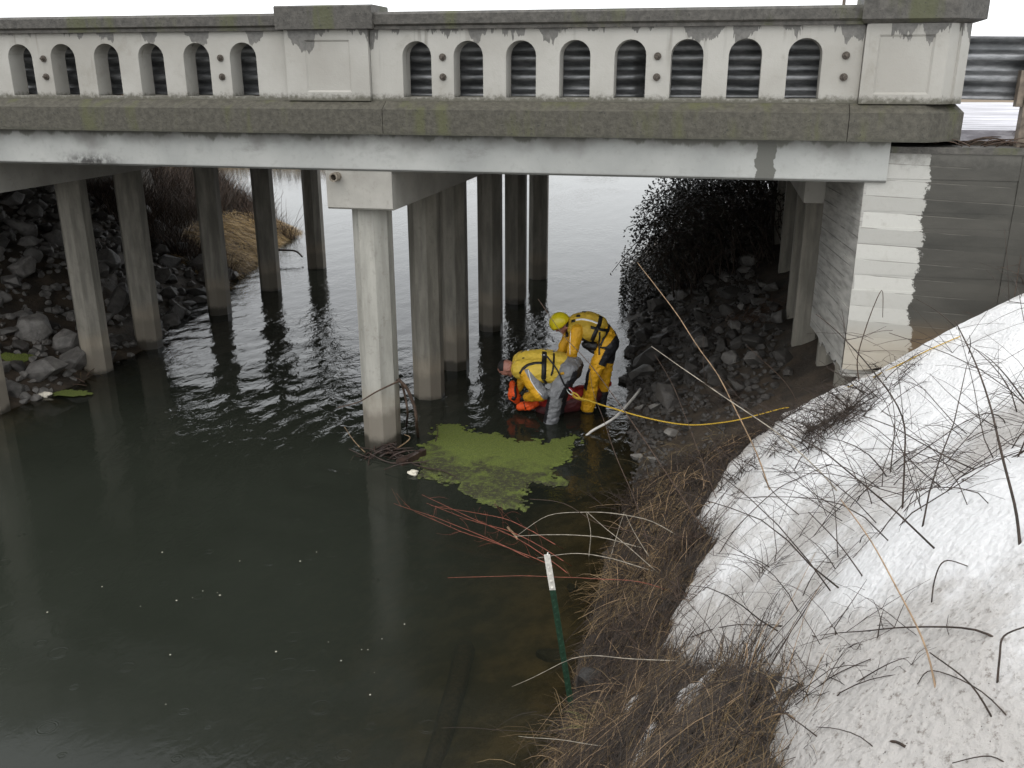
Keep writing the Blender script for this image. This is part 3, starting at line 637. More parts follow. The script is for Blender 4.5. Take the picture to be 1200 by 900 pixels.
rubble(1700, (-.02, 2.1), (10.2, 21.5), 1, 'dark_rock', 'small dark broken stones filling the gaps on the abutment slope', 62, (.03, .085))
def tangent(x, y, a):
    gxx = (ground(x + .12, y) - ground(x - .12, y)) / .24; gyy = (ground(x, y + .12) - ground(x, y - .12)) / .24
    n_ = Vector((-gxx, -gyy, 1)).normalized(); t = Vector((0, 0, 1)).cross(n_)
    t = t.normalized() if t.length > .05 else Vector((1, 0, 0)); f_ = n_.cross(t)
    return t * math.cos(a) + f_ * math.sin(a), n_
# ------------------------------------------------------------------ grass
class Blades:
    def __init__(s, seed): s.v = []; s.f = []; s.c = []; s.r = random.Random(seed)
    def blade(s, p, d, L, w_, droop, tint, n=3, lift=.0):
        d = Vector(d).normalized(); side = d.cross(Vector((0, 0, 1)))
        if side.length < .1: side = Vector((1, 0, 0))
        side = (side.normalized() + Vector((0, 0, s.r.uniform(-.7, .7)))).normalized()
        o = len(s.v)
        for i in range(n + 1):
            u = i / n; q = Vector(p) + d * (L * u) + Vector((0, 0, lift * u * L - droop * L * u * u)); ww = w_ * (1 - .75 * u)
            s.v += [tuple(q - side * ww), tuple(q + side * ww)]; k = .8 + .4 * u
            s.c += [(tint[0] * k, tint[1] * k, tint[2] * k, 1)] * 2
        s.f += [(o + 2 * i, o + 2 * i + 1, o + 2 * i + 3, o + 2 * i + 2) for i in range(n)]
    def build(s, name, label, cat, parent=None):
        me = bpy.data.meshes.new(name); me.from_pydata(s.v, [], s.f); me.update()
        a = me.color_attributes.new('tint', 'FLOAT_COLOR', 'POINT'); a.data.foreach_set('color', [x for c in s.c for x in c])
        o = link(name, me, 'grass', parent)
        if label: tag(o, label, cat, kind='stuff')
        return o
TAN = ((.18, .118, .052), (.14, .088, .038), (.23, .158, .075)); BRN = ((.036, .023, .014), (.026, .017, .011), (.055, .036, .021)); DRK = ((.017, .0115, .0085), (.013, .0095, .0075), (.028, .019, .013))
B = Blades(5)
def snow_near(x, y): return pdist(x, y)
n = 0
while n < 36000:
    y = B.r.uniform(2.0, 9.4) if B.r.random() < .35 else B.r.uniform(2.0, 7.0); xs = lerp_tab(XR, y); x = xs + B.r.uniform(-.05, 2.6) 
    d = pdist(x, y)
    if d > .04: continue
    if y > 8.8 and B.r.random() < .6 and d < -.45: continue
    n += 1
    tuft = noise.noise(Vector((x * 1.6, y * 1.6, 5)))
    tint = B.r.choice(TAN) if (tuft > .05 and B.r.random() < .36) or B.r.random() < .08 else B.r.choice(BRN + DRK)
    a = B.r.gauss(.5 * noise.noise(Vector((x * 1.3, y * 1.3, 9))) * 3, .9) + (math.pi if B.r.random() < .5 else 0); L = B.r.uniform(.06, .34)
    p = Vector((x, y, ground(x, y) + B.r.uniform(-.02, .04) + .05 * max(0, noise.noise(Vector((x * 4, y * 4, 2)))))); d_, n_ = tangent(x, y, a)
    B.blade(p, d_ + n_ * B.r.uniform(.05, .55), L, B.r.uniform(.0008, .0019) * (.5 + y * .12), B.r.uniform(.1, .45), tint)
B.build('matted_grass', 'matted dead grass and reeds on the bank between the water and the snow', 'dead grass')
# brown brush and straw on the point across the river
B = Blades(8)
for i in range(22000):
    y = B.r.uniform(17.3, 25.5); x = lerp_tab(XL, y) - B.r.uniform(-.15, 3.6) ** 1
    z = ground(x, y); k = noise.noise(Vector((x * .7, y * .7, 1)))
    straw = (lerp_tab(XL, y) - x < 1.3 and k > -.25) or k > .35
    tint = B.r.choice(((.30, .20, .075), (.24, .155, .06), (.36, .25, .11))) if straw and B.r.random() < .85 else B.r.choice(BRN + ((.10, .065, .045),))
    a = B.r.uniform(0, 6.28)
    if straw: B.blade((x, y, z), (math.cos(a) * .8 + .5, math.sin(a) * .8, .4), B.r.uniform(.25, .6), .008, .6, tint)
    else: B.blade((x, y, z), (math.cos(a) * .6, math.sin(a) * .6, 1), B.r.uniform(.3, 1.0), .006, .25, tint)
B.build('dry_straw', 'golden straw and brown brush covering the point across the river beyond the piles', 'dry grass')
B = Blades(9)
for i in range(5000):
    x = B.r.uniform(-60, -6) ; y = 44 + max(0, x + 22) * .75 + B.r.uniform(0, 3)
    a = B.r.uniform(0, 6.28); B.blade((x, y, ground(x, y)), (math.cos(a) * .4, math.sin(a) * .4, 1), B.r.uniform(.3, .8), .02, .3, B.r.choice(TAN + BRN))
B.build('far_reeds', 'pale brown reeds along the far shore of the river', 'reeds')
def tuft(px, py, label, tints, cnt, L, base=None, spread=.16, seed=1, flat=.5):
    p = base or cast(px, py); t = thing('grass_tuft', label, 'grass tuft', tuple(p)); B = Blades(seed)
    for i in range(cnt):
        a = B.r.uniform(0, 6.28); q = (p.x + B.r.gauss(0, spread), p.y + B.r.gauss(0, spread), 0); q = (q[0], q[1], max(surf(q[0], q[1]), p.z - .1) - .01)
        B.blade(q, (math.cos(a) - .3, math.sin(a), B.r.uniform(.1, flat * 2)), L * B.r.uniform(.5, 1.2), B.r.uniform(.002, .004) * min(1, p.length / 9), B.r.uniform(.2, .7), B.r.choice(tints))
    B.build('blades', None, None, t)['kind'] = 'stuff'; return t
tuft(715, 690, 'straw-coloured grass tuft beside the bleached stalks', TAN, 260, .36, seed=21); tuft(690, 860, 'pale straw tuft leaning over the water below the green post', TAN + BRN, 320, .34, seed=22)
tuft(700, 845, 'small tuft with a few green blades near the foot of the green post', ((.16, .17, .05), (.22, .17, .07)), 60, .2, seed=23, spread=.06)
tuft(835, 525, 'yellowish grass tuft on the bank right below the yellow rope', ((.15, .11, .05), (.10, .075, .04)), 200, .26, seed=24, spread=.3); tuft(905, 365, 'rusty dead fern clump at the foot of the abutment piles', ((.12, .06, .03), (.08, .042, .024)), 320, .4, seed=25, spread=.28)
tuft(90, 432, 'straw clump caught against the pile on the muddy shore', TAN + BRN, 220, .33, seed=26, spread=.13, base=Vector((-9.38, 11.5, .05)))
tuft(20, 400, 'dead brown grass clump in the shade on the rocky bank', BRN, 240, .4, seed=27, spread=.2)
# ------------------------------------------------------------------ twigs, stalks, branches
def limb(m, pts, r0, r1, n=5, jit=.01, seed=1):
    pts = wob(pts, jit, seed); k = len(pts); m.tube(pts, [r0 + (r1 - r0) * i / (k - 1) for i in range(k)], n)
def catmull(ps, n=5):
    ps = [Vector(p) for p in ps]; out = []
    for i in range(len(ps) - 1):
        p0, p1, p2, p3 = ps[max(i - 1, 0)], ps[i], ps[i + 1], ps[min(i + 2, len(ps) - 1)]
        for j in range(n):
            t = j / n; out.append(.5 * ((2 * p1) + (p2 - p0) * t + (2 * p0 - 5 * p1 + 4 * p2 - p3) * t * t + (3 * p1 - p0 - 3 * p2 + p3) * t ** 3))
    return out + [ps[-1]]
def stem(name, px, dy, r0, r1, mat, label, cat, group=None, onsurf=False, side=0, seed=1, jit=.012):
    """px: pixels from base to tip; base stands on the bank or snow, the rest keeps close to the base's distance (dy = how far it leans away) or lies on the surface"""
    base = castS(*px[0]); pts = []
    for i, q in enumerate(px):
        u = i / (len(px) - 1)
        if i == 0: pts.append(base - Vector((0, 0, .03)))
        elif onsurf: pts.append(castS(*q) + Vector((0, 0, .006 + .035 * min(.5, (castS(*px[-1]) - base).length - .1 if (castS(*px[-1]) - base).length > .1 else 0) * math.sin(u * 3.1))))
        else: pts.append(P(q[0], q[1], base.y + dy * u))
    ks = max(.3, min(1.3, base.length / 10)); r0 *= ks; r1 *= ks
    pts = catmull(pts, 5); m = MB(); limb(m, pts, r0, r1, 6, jit, seed); rnd = random.Random(seed)
    for k in range(side):
        i = rnd.randrange(3, len(pts) - 1); a = pts[i]; d = (pts[i] - pts[i - 1]).normalized(); L = rnd.uniform(.08, .3)
        e = a + (d * .6 + Vector((rnd.uniform(-1, 1), rnd.uniform(-1, 1), rnd.uniform(-.3, 1)))).normalized() * L
        limb(m, arc(a, e, rnd.uniform(-.03, .05), 5), r1 * .9, r1 * .4, 4, .012, seed + k)
    return tag(m.build(name, mat, None, True), label, cat, group)
stem('dry_stalk', [(904, 573), (880, 518), (840, 440), (795, 372), (747, 307)], .9, .009, .004, 'stalk_tan', 'long tan stalk rising from the snow edge to high over the riprap', 'stalk', seed=2)
stem('dry_stalk', [(985, 572), (960, 551), (900, 500), (830, 452), (763, 407)], 1.0, .009, .004, 'stalk_grey', 'pale tan stalk whose tip hangs over the boulder behind the white stick', 'stalk', seed=3)
stem('dry_stalk', [(828, 622), (800, 583), (747, 505), (700, 437), (659, 391), (630, 350)], 1.2, .009, .003, 'bark_brown', 'brown stalk crossing in front of both rescuers', 'stalk', seed=4)
stem('dry_stalk', [(765, 650), (745, 590), (720, 530), (697, 463), (690, 420)], 1.2, .007, .002, 'bark_brown', 'thin brown stalk rising past the helmeted rescuer\'s knee', 'stalk', seed=5)
stem('dry_stalk', [(841, 583), (815, 520), (790, 455), (768, 415)], .8, .005, .002, 'bark_brown', 'very thin dark stalk leaning from the snow edge over the pale stones', 'stalk', seed=6)
stem('dry_stalk', [(935, 470), (923, 452), (900, 428), (875, 405)], .5, .005, .003, 'bark_brown', 'short thin stalk above the twiggy bush at the snow edge', 'stalk', seed=7)
stem('dry_stalk', [(1058, 597), (1061, 540), (1056, 486), (1020, 430), (985, 392), (956, 368)], .5, .010, .004, 'bark', 'arching dark stalk in front of the white painted abutment wall', 'stalk', side=5, seed=8)
stem('dry_stalk', [(1008, 446), (1005, 420), (1015, 380), (1033, 340), (1034, 372)], .1, .007, .003, 'bark_brown', 'bent forked stalk standing against the white painted abutment wall', 'stalk', seed=9)
stem('dry_stalk', [(1200, 640), (1192, 590), (1171, 510), (1160, 476), (1140, 425), (1116, 377)], .5, .012, .004, 'bark', 'thick dark stalk reaching up against the dark wing wall', 'stalk', side=5, seed=10)
stem('dry_stalk', [(1105, 820), (1085, 762), (1050, 690), (1022, 636), (985, 585)], .6, .008, .0045, 'stalk_tan', 'thick tan stalk standing alone in clean snow', 'stalk', seed=11)
stem('dry_stalk', [(1015, 672), (980, 635), (947, 600)], .2, .006, .004, 'bark', 'straight dark twig slanting out of the snow below the thicket', 'twig', seed=12)
stem('fallen_branch', [(1204, 760), (1140, 746), (1060, 744), (1000, 747), (960, 747)], 0, .009, .003, 'bark', 'long level branch with side twigs lying on dirty snow', 'branch', onsurf=True, side=14, seed=13)
stem('fallen_branch', [(937, 820), (970, 800), (1020, 775)], 0, .006, .003, 'bark', 'dark twig reaching over the snow from the reed mat corner', 'twig', onsurf=True, seed=14)
stem('fallen_branch', [(1060, 902), (1010, 872), (957, 853)], 0, .005, .003, 'bark', 'dark twig lying beside the short charred stick', 'twig', onsurf=True, seed=15)
stem('charred_stick', [(1030, 862), (1045, 868), (1060, 875)], 0, .011, .010, 'bark', 'short charred stick lying on the snow', 'stick', onsurf=True, seed=16)
stem('fallen_branch', [(1175, 840), (1140, 800), (1092, 762)], .1, .007, .004, 'bark', 'straight dark twig crossing a thinner curved one on dirty snow', 'twig', seed=17)
stem('fallen_branch', [(1093, 707), (1096, 680), (1107, 657), (1130, 662), (1153, 673)], .1, .005, .004, 'bark', 'hooked dark twig like an upside-down letter V in clean snow', 'twig', seed=18)
stem('fallen_branch', [(1170, 803), (1171, 770), (1176, 745), (1203, 733)], .1, .007, .005, 'bark', 'dark kinked twig sticking out above the end of the level branch', 'twig', seed=19)
stem('fallen_branch', [(1203, 850), (1150, 822), (1090, 792), (1072, 805)], 0, .005, .003, 'bark', 'thin curved twig running under the straight crossing twig', 'twig', onsurf=True, seed=20)
stem('fallen_branch', [(1200, 893), (1160, 890), (1115, 897)], 0, .005, .003, 'bark', 'curved twig lying on clean snow below the crossing twigs', 'twig', onsurf=True, seed=31)
stem('fallen_branch', [(1200, 590), (1182, 630), (1196, 660)], .1, .005, .003, 'bark', 'short upright twig in clean snow at the foot of the thick dark stalk', 'twig', seed=32)
stem('fallen_branch', [(940, 600), (905, 575), (893, 555)], .2, .006, .004, 'bark', 'dark twig leaning at the foot of the long tan stalk', 'twig', seed=33)
stem('fallen_branch', [(838, 655), (860, 625), (905, 580), (945, 560), (975, 545)], 0, .007, .004, 'bark', 'bent dark branch lying along the snow edge below the twiggy bush', 'branch', onsurf=True, seed=34)
stem('fallen_branch', [(800, 745), (850, 738), (905, 738), (955, 748)], 0, .006, .004, 'bark', 'pair of dark stems reaching from the reed mat to the end of the level branch', 'branch', onsurf=True, side=5, seed=35)
stem('fallen_branch', [(870, 810), (850, 770), (830, 735), (805, 705)], .2, .006, .003, 'bark', 'dark twig rising from the reed mat over the narrow snow tongue', 'twig', seed=36)
stem('fallen_branch', [(945, 840), (915, 842), (870, 862), (840, 890)], 0, .007, .005, 'stalk_tan', 'broken reddish stalk poking out of the reed mat onto snow', 'stalk', onsurf=True, seed=37)
# bleached stalks over the water
G = 'bleached stalks hanging over the water'
for i, (px, lab, mt) in enumerate((([(800, 628), (753, 607), (693, 600), (643, 604), (607, 627)], 'arching bleached stalk curving out over the river beside the duckweed', 'stalk_grey'), ([(778, 672), (735, 640), (710, 620), (688, 600)], 'straight bleached stalk slanting to the top of the arching one', 'stalk_grey'),
        ([(690, 652), (692, 625), (688, 601)], 'short upright bleached stalk under the arching one', 'stalk_grey'), ([(712, 660), (722, 630), (732, 600)], 'bleached stalk leaning against the arching one', 'stalk_grey'), ([(765, 655), (745, 625), (733, 602)], 'bleached stalk forming the right leg of a narrow V', 'stalk_grey'),
        ([(760, 640), (700, 630), (640, 627), (600, 629)], 'level bleached stalk pointing over the river under the arch', 'stalk_grey'), ([(775, 668), (720, 655), (670, 648), (630, 655)], 'pale stalk just above the white top of the green post', 'stalk_grey'), ([(800, 640), (750, 625), (700, 612), (660, 590), (620, 585)], 'thin dark stalk above the arching bleached one', 'bark_brown'),
        ([(790, 690), (740, 680), (690, 678), (610, 675), (525, 677)], 'thin reddish stem with a fluffy end stretched low over the river', 'stem_red'), ([(800, 770), (730, 772), (670, 772), (600, 805)], 'thin grey stem arching over the flat dark slab', 'stalk_grey'), ([(760, 850), (700, 853), (620, 856), (518, 853)], 'long thin dark stem reaching out over the water near the foot of the green post', 'bark'),
        ([(720, 870), (665, 868), (608, 862)], 'pale stem lying out over the water below the green post', 'stalk_grey'))):
    stem('dry_stalk', px, .1, .007 if mt == 'stalk_grey' else .005, .003, mt, lab, 'stalk', seed=50 + i)
for i, px in enumerate(([(632, 657), (570, 630), (520, 610), (462, 590)], [(672, 674), (620, 640), (560, 610), (494, 580)], [(670, 660), (610, 628), (560, 612), (500, 590)], [(668, 668), (590, 640), (540, 622), (485, 600)], [(660, 640), (600, 610), (550, 600), (505, 592)])):
    stem('willow_stem', px, .5, .006, .002, 'stem_red', 'slender red willow stem stretched low over the river below the duckweed', 'stem', 'red stems over the water', side=9, seed=70 + i)
# tangles on the reed mat: dark stems nobody could count
m = MB(); rnd = random.Random(15)
for i in range(2600):
    y = rnd.uniform(2.1, 9.3); xs = lerp_tab(XR, y); x = xs + rnd.uniform(.0, 2.2)
    if pdist(x, y) > .03: continue
    a = rnd.gauss(0, .7) + (math.pi if rnd.random() < .5 else 0); L = rnd.uniform(.12, .6) * (1 if y < 7 else .6); d_, n_ = tangent(x, y, a)
    p = Vector((x, y, ground(x, y) + rnd.uniform(0, .05))); e = p + d_ * L + n_ * rnd.uniform(0, .14); e.z = max(.02, surf(e.x, e.y) + .005, e.z); kk = min(1.1, .3 + y * .11)
    limb(m, arc(p, e, rnd.uniform(0, .07), 6), rnd.uniform(.002, .0045) * kk, .0014 * kk, 4, .035, i)
tag(m.build('reed_stems', 'bark', None, True), 'tangle of dark dead stems lying over the matted grass', 'dead stems', kind='stuff')
m = MB()
for i in range(520):
    y = rnd.uniform(2.2, 9.0); x = lerp_tab(XR, y) + rnd.uniform(.05, 2.2)
    if pdist(x, y) > -.02: continue
    a = rnd.gauss(.2, .7) + (math.pi if rnd.random() < .5 else 0); L = rnd.uniform(.15, .6); d_, n_ = tangent(x, y, a)
    p = Vector((x, y, ground(x, y) + rnd.uniform(.02, .08))); e = p + d_ * L + n_ * rnd.uniform(0, .12); e.z = max(.02, surf(e.x, e.y) + .005, e.z); kk = min(1.1, .3 + y * .11)
    limb(m, arc(p, e, rnd.uniform(0, .08), 6), rnd.uniform(.002, .004) * kk, .0014 * kk, 4, .02, i)
tag(m.build('broken_reeds', 'stalk_tan', None, True), 'loose tan reeds broken over the matted grass', 'reeds', kind='stuff')
def bush(px, py, label, n, L, seed, mat='bark', tw=(.0035, .0015), spread=.12, up=.8, twigs=4, cat='bush', lean=(0, 0)):
    p = castS(px, py); t = thing('twiggy_bush', label, cat, tuple(p)); rnd = random.Random(seed); m = MB(); m2 = MB(); ks = max(.4, min(1.2, p.length / 9))
    for i in range(n):
        a = rnd.uniform(0, 6.28); b = Vector((p.x + rnd.gauss(0, spread), p.y + rnd.gauss(0, spread), 0)); b.z = surf(b.x, b.y) - .02
        e = b + Vector((math.cos(a) + lean[0], math.sin(a) + lean[1], rnd.uniform(.1, up) + .1)).normalized() * L * rnd.uniform(.5, 1.15)
        e.z = max(e.z, surf(e.x, e.y) + .02); pts = arc(b, e, rnd.uniform(.02, .12) * L, 7); limb(m, pts, tw[0] * rnd.uniform(.8, 1.5) * ks, tw[1] * ks, 4, .03, seed + i)
        for k in range(twigs):
            q = pts[rnd.randrange(2, 7)]; ee = q + Vector((rnd.uniform(-1, 1), rnd.uniform(-1, 1), rnd.uniform(-.5, .7))).normalized() * L * rnd.uniform(.12, .4)
            limb(m2, arc(q, ee, .01, 4), tw[1] * 1.1 * ks, tw[1] * .6 * ks, 3, .015, seed + k + i)
    m.build('stems', mat, t, True)['kind'] = 'stuff'; m2.build('twigs', mat, t, True)['kind'] = 'stuff'; return t
bush(972, 500, 'dense dark twiggy bush at the edge of the snow near the abutment', 110, .36, 91, twigs=11, spread=.17, tw=(.0042, .0020))
bush(1085, 590, 'low bramble thicket on dirty snow below the wing wall', 42, .75, 92, twigs=9, tw=(.0046, .0019), spread=.25, up=.7)
bush(1020, 570, 'sparse dark brambles between the bush at the snow edge and the thicket', 15, .6, 93, twigs=6, tw=(.0046, .0018), spread=.2)
bush(895, 672, 'small splayed clump of dark twigs on the narrow dirty snow tongue', 15, .42, 94, twigs=4, spread=.03, up=.5)
bush(1150, 505, 'loose dark brambles in the snow around the thick dark stalk', 13, .6, 95, twigs=6, tw=(.0046, .0018), spread=.2)
bush(955, 690, 'few short dark twigs with seed heads on the dirty snow', 7, .22, 96, twigs=3, spread=.08)
bush(1195, 330, 'brown brambles at the far end of the dark wing wall', 26, .5, 97, mat='bark_brown', twigs=6, spread=.15)
for i, (px, py, n_, L_, lab) in enumerate(((800, 645, 40, .34, 'dark twig clump at the snow edge behind the bleached stalks'), (868, 560, 34, .34, 'dark twig clump at the snow edge by the foot of the long tan stalk'), (905, 500, 36, .32, 'brown twig clump between the bank earth and the snow bush'), (775, 735, 44, .32, 'dark twig clump at the tip of the narrow dirty snow tongue'),
        (850, 800, 46, .26, 'matted dark twig clump where the reed mat meets the snow corner'), (930, 815, 30, .20, 'low dark twig clump at the lower snow corner'), (760, 800, 40, .26, 'dark bramble clump in the middle of the reed mat'), (730, 600, 26, .34, 'sparse brown twig clump on the earth behind the arching bleached stalk'), (850, 470, 24, .30, 'sparse brown weed clump on the bare earth under the rope'))):
    bush(px, py, lab, n_, L_, 300 + i * 7, mat='bark' if i % 3 else 'bark_brown', twigs=6, spread=.11, up=.55, tw=(.0040, .0018), cat='twig clump')
# twigs and dead stalks caught under the guardrail
m = MB(); rnd = random.Random(77)
for i in range(26):
    p = Vector((rnd.uniform(2.2, 3.2), rnd.uniform(9.48, 9.8), 3.67)); a = rnd.uniform(-.6, .6) + (math.pi if rnd.random() < .5 else 0)
    limb(m, arc(p, p + Vector((math.cos(a), math.sin(a) * .3, rnd.uniform(0, .25))) * rnd.uniform(.15, .45), .03, 5), .007, .003, 4, .02, i)
tag(m.build('dead_twigs', 'bark_brown', None, True), 'dead twigs lying on top of the wing wall under the guardrail', 'twigs', kind='stuff')
# bramble over the water on the right bank, behind the bridge
bb = thing('bramble_bush', 'big dark leafy bramble bush overhanging the river behind the bridge', 'bush', (.2, 18.8, .6)); rnd = random.Random(31); m = MB(); lv = MB()
def leaf(p, r):
    d = Vector((rnd.uniform(-1, 1), rnd.uniform(-1, 1), rnd.uniform(-1, .4))).normalized(); s_ = d.cross(Vector((rnd.uniform(-1, 1), rnd.uniform(-1, 1), 1))).normalized(); n_ = d.cross(s_) * .25
    lv.add([p, p + d * r * .55 + s_ * r * .38 + n_ * r, p + d * r * 1.2, p + d * r * .55 - s_ * r * .38 + n_ * r], [(0, 1, 2), (0, 2, 3)])
for i in range(330):
    b = Vector((rnd.uniform(-.6, 1.6), rnd.uniform(16.2, 22), 0)); b.z = ground(b.x, b.y) - .05; a = rnd.gauss(3.14, 1.1)
    L = rnd.uniform(.6, 1.5); e = b + Vector((math.cos(a) * L, math.sin(a) * L * .7, rnd.uniform(.0, .9))); pts = arc(b, e, rnd.uniform(.4, .95), 14); limb(m, pts, .016, .006, 4, .09, i)
    pts = pts
    for k in range(46):
        q = pts[rnd.randrange(2, 14)] + Vector((rnd.gauss(0, .045), rnd.gauss(0, .045), rnd.gauss(0, .045))); leaf(q, rnd.uniform(.03, .06))
for i in range(13000):
    th = rnd.uniform(0, 6.28); v = Vector((rnd.gauss(0, 1), rnd.gauss(0, 1), rnd.gauss(0, 1))).normalized() * rnd.uniform(.2, .72) ** .5
    q = Vector((.0 + v.x * 2.05, 19.4 + v.y * 3.0, 1.25 + v.z * 1.75)); k = noise.noise(q * 1.3)
    if q.z < ground(q.x, q.y) - .1 or q.z < .15 or (k < -.12 and v.length > .8): continue
    leaf(q, rnd.uniform(.04, .08))
for i in range(2600):
    y_ = rnd.uniform(16.8, 21.5); q = Vector((lerp_tab(XR, y_) + rnd.uniform(-.25, .9), y_, 0)); q.z = max(.05, ground(q.x, q.y)) + rnd.uniform(0, .75) * rnd.random()
    leaf(q, rnd.uniform(.035, .07))
m.build('canes', 'bark', bb, True)['kind'] = 'stuff'; o = lv.build('leaves', 'leaf', bb); o['kind'] = 'stuff'
# bare brush on the far point
for i, (x, y, lab) in enumerate(((-12.9, 18.6, 'bare brown shrub on the straw slope just past the rocky bank'), (-13.2, 21.2, 'bare dark shrub on top of the straw point across the river'), (-12.3, 23.2, 'low bare shrub near the tip of the straw point'))):
    t = thing('bare_shrub', lab, 'shrub', (x, y, ground(x, y))); m = MB(); rnd = random.Random(200 + i)
    for k in range(110):
        a = rnd.uniform(0, 6.28); b = Vector((x + rnd.gauss(0, .35), y + rnd.gauss(0, .4), 0)); b.z = ground(b.x, b.y) - .05
        e = b + Vector((math.cos(a) * .5, math.sin(a) * .5, rnd.uniform(.5, 1))) * rnd.uniform(.6, 1.3); limb(m, arc(b, e, .05, 6), .008, .003, 3, .07, k)
    m.build('stems', 'bark_brown', t, True)
# ------------------------------------------------------------------ floating weed, driftwood, post, sticks
weed_px = [(517, 497), (560, 507), (600, 515), (637, 519), (670, 515), (670, 533), (643, 550), (657, 567), (623, 570), (613, 597), (590, 600), (560, 590), (533, 570), (490, 560), (493, 540), (500, 520)]
wp = [(p.x, p.y) for p in (Pz(*q) for q in weed_px)]
xs_ = [-3.9 + .016 * i for i in range(158)]; ys_ = [8.0 + .016 * i for i in range(172)]
dw = {(x, y): pdist(x, y, wp) + .13 * fbm(x, y, 2.6, 5) + .07 * fbm(x, y, 11, 4) + .11 * noise.noise(Vector((x * 31, y * 31, 4))) for x in xs_ for y in ys_}
wdo, wdv = grid('duckweed', xs_, ys_, lambda x, y: .004 + .014 * sstep(-.02, .05, dw[(x, y)]) + .006 * fbm(x, y, 14, 3) - .012, 'weed', [dw[(x, y)] > 0 for y in ys_ for x in xs_])
wdo.location.z = .012
fattr(wdo.data, 'debris', [.14 - .35 * max(0, min(1, (y - 9.35 + (x + 2.6) * .2) * 1.2)) for x, y, _ in wdv])
tag(wdo, 'bright green duckweed mat floating between the front pile and the rescuers', 'duckweed', kind='stuff')
for i, (px, py, sx_, sy_, lab) in enumerate(((85, 462, .19, .06, 'narrow green duckweed strip along the muddy shore by the left piles'), (26, 450, .07, .12, 'dull green duckweed patch on the muddy shore by the left piles'))):
    c_ = Pz(px, py); a_ = [c_.x - .6 + .03 * k for k in range(41)]; b_ = [c_.y - .6 + .03 * k for k in range(41)]
    kp = [1 - math.hypot((x - c_.x - .3 * (y - c_.y)) / (sx_ * 1.6), (y - c_.y) / (sy_ * 1.6)) + .9 * fbm(x, y, 3.4, 4) + .5 * fbm(x, y, 16, 3) > .2 for y in b_ for x in a_]
    o, vv = grid('duckweed', a_, b_, lambda x, y: max(.014, ground(x, y) + .02), 'weed', kp); fattr(o.data, 'debris', [-.2] * len(vv)); tag(o, lab, 'duckweed', kind='stuff')
# muddy debris raft at the shore by the left piles
def sticks(name, label, cat, px, py, n, L, mat, seed, rad=(.012, .005), spread=.25, base=None):
    p = base or Pz(px, py); t = thing(name, label, cat, tuple(p)); rnd = random.Random(seed)
    for i in range(n):
        a = rnd.uniform(0, 6.28); c_ = p + Vector((rnd.gauss(0, spread), rnd.gauss(0, spread * .6), rnd.uniform(.01, .07))); l = L * rnd.uniform(.4, 1.1); d = Vector((math.cos(a), math.sin(a) * .6, rnd.uniform(-.05, .35)))
        m = MB(); limb(m, arc(c_ - d * l / 2, c_ + d * l / 2, rnd.uniform(-.04, .06), 6), rad[0] * rnd.uniform(.6, 1.2), rad[1], 5, .03, seed + i); m.build('stick', mat, t, True)
    return t
sticks('driftwood_heap', 'heap of dark sticks caught at the foot of the front pile', 'driftwood', 455, 535, 34, .55, 'plank', 41, base=Vector((-3.62, 9.45, 0)), spread=.17)
sticks('driftwood_heap', 'dark driftwood and mud caught by the piles of the rocky shore', 'driftwood', 60, 445, 30, .6, 'bark_brown', 42, spread=.3)
m = MB(); a = Pz(468, 545); e = Pz(497, 533); d = (e - a).normalized(); s_ = Vector((-d.y, d.x, 0)) * .055; u = Vector((0, 0, .035))
m.add([a - s_, e - s_ * .7, e + s_ * .8, a + s_, a - s_ + u * 1.6, e - s_ * .7 + u * 2.4, e + s_ * .8 + u * 2, a + s_ + u * 1.5], [(0, 3, 2, 1), (4, 5, 6, 7), (0, 1, 5, 4), (1, 2, 6, 5), (2, 3, 7, 6), (3, 0, 4, 7)])
tag(m.build('plank', 'plank'), 'short dark wet plank lying against the foot of the front pile', 'plank')
def free_branch(name, pts, r0, r1, mat, label, cat='branch', seed=1): 
    m = MB(); limb(m, catmull(pts, 5), r0, r1, 6, .012, seed); return tag(m.build(name, mat, None, True), label, cat)
free_branch('branch', [P(470, 445, 9.6), P(443, 458, 9.5), P(420, 471, 9.5), P(396, 477, 9.5)], .012, .006, 'bark_brown', 'brown branch crossing the front pile above the water')
free_branch('branch', [P(466, 444, 9.75), P(477, 455, 9.75), P(485, 475, 9.75), P(488, 495, 9.75), Pz(490, 512)], .022, .018, 'bark_brown', 'thick drooping branch beside the front pile')
free_branch('branch', [P(471, 448, 9.8), P(475, 465, 9.8), P(477, 485, 9.8), Pz(476, 500)], .016, .012, 'bark_brown', 'second thinner drooping branch beside the front pile')
free_branch('branch', [Pz(480, 542), Pz(500, 552) + Vector((0, 0, .04)), Pz(520, 556) + Vector((0, 0, .04)), Pz(541, 563)], .010, .007, 'bark', 'dark stick lying across the edge of the duckweed')
free_branch('branch', [Pz(462, 527), P(474, 520, 9.5), P(481, 513, 9.5), P(474, 509, 9.5)], .009, .004, 'stalk_tan', 'small pale hooked twig at the foot of the front pile', 'twig')
free_branch('branch', [Pz(428, 530), P(414, 515, 9.6), P(404, 500, 9.6)], .007, .003, 'stalk_tan', 'thin twig fanning out of the stick heap on the open water side', 'twig')
free_branch('branch', [P(322, 293, 20.5), P(345, 294, 20.5), P(354, 301, 20.3)], .03, .02, 'bark', 'dark hooked branch sticking out of the river by the far piles')
free_branch('twig', [Pz(510, 519), P(513, 508, 10.1), P(513, 497, 10.2)], .009, .004, 'bark', 'dark twig standing in the upper end of the duckweed', 'twig')
free_branch('twig', [Pz(595, 618), P(602, 625, 7.7), P(606, 632, 7.6)], .012, .010, 'stalk_tan', 'short tan reed floating just off the lower tip of the duckweed', 'reed')
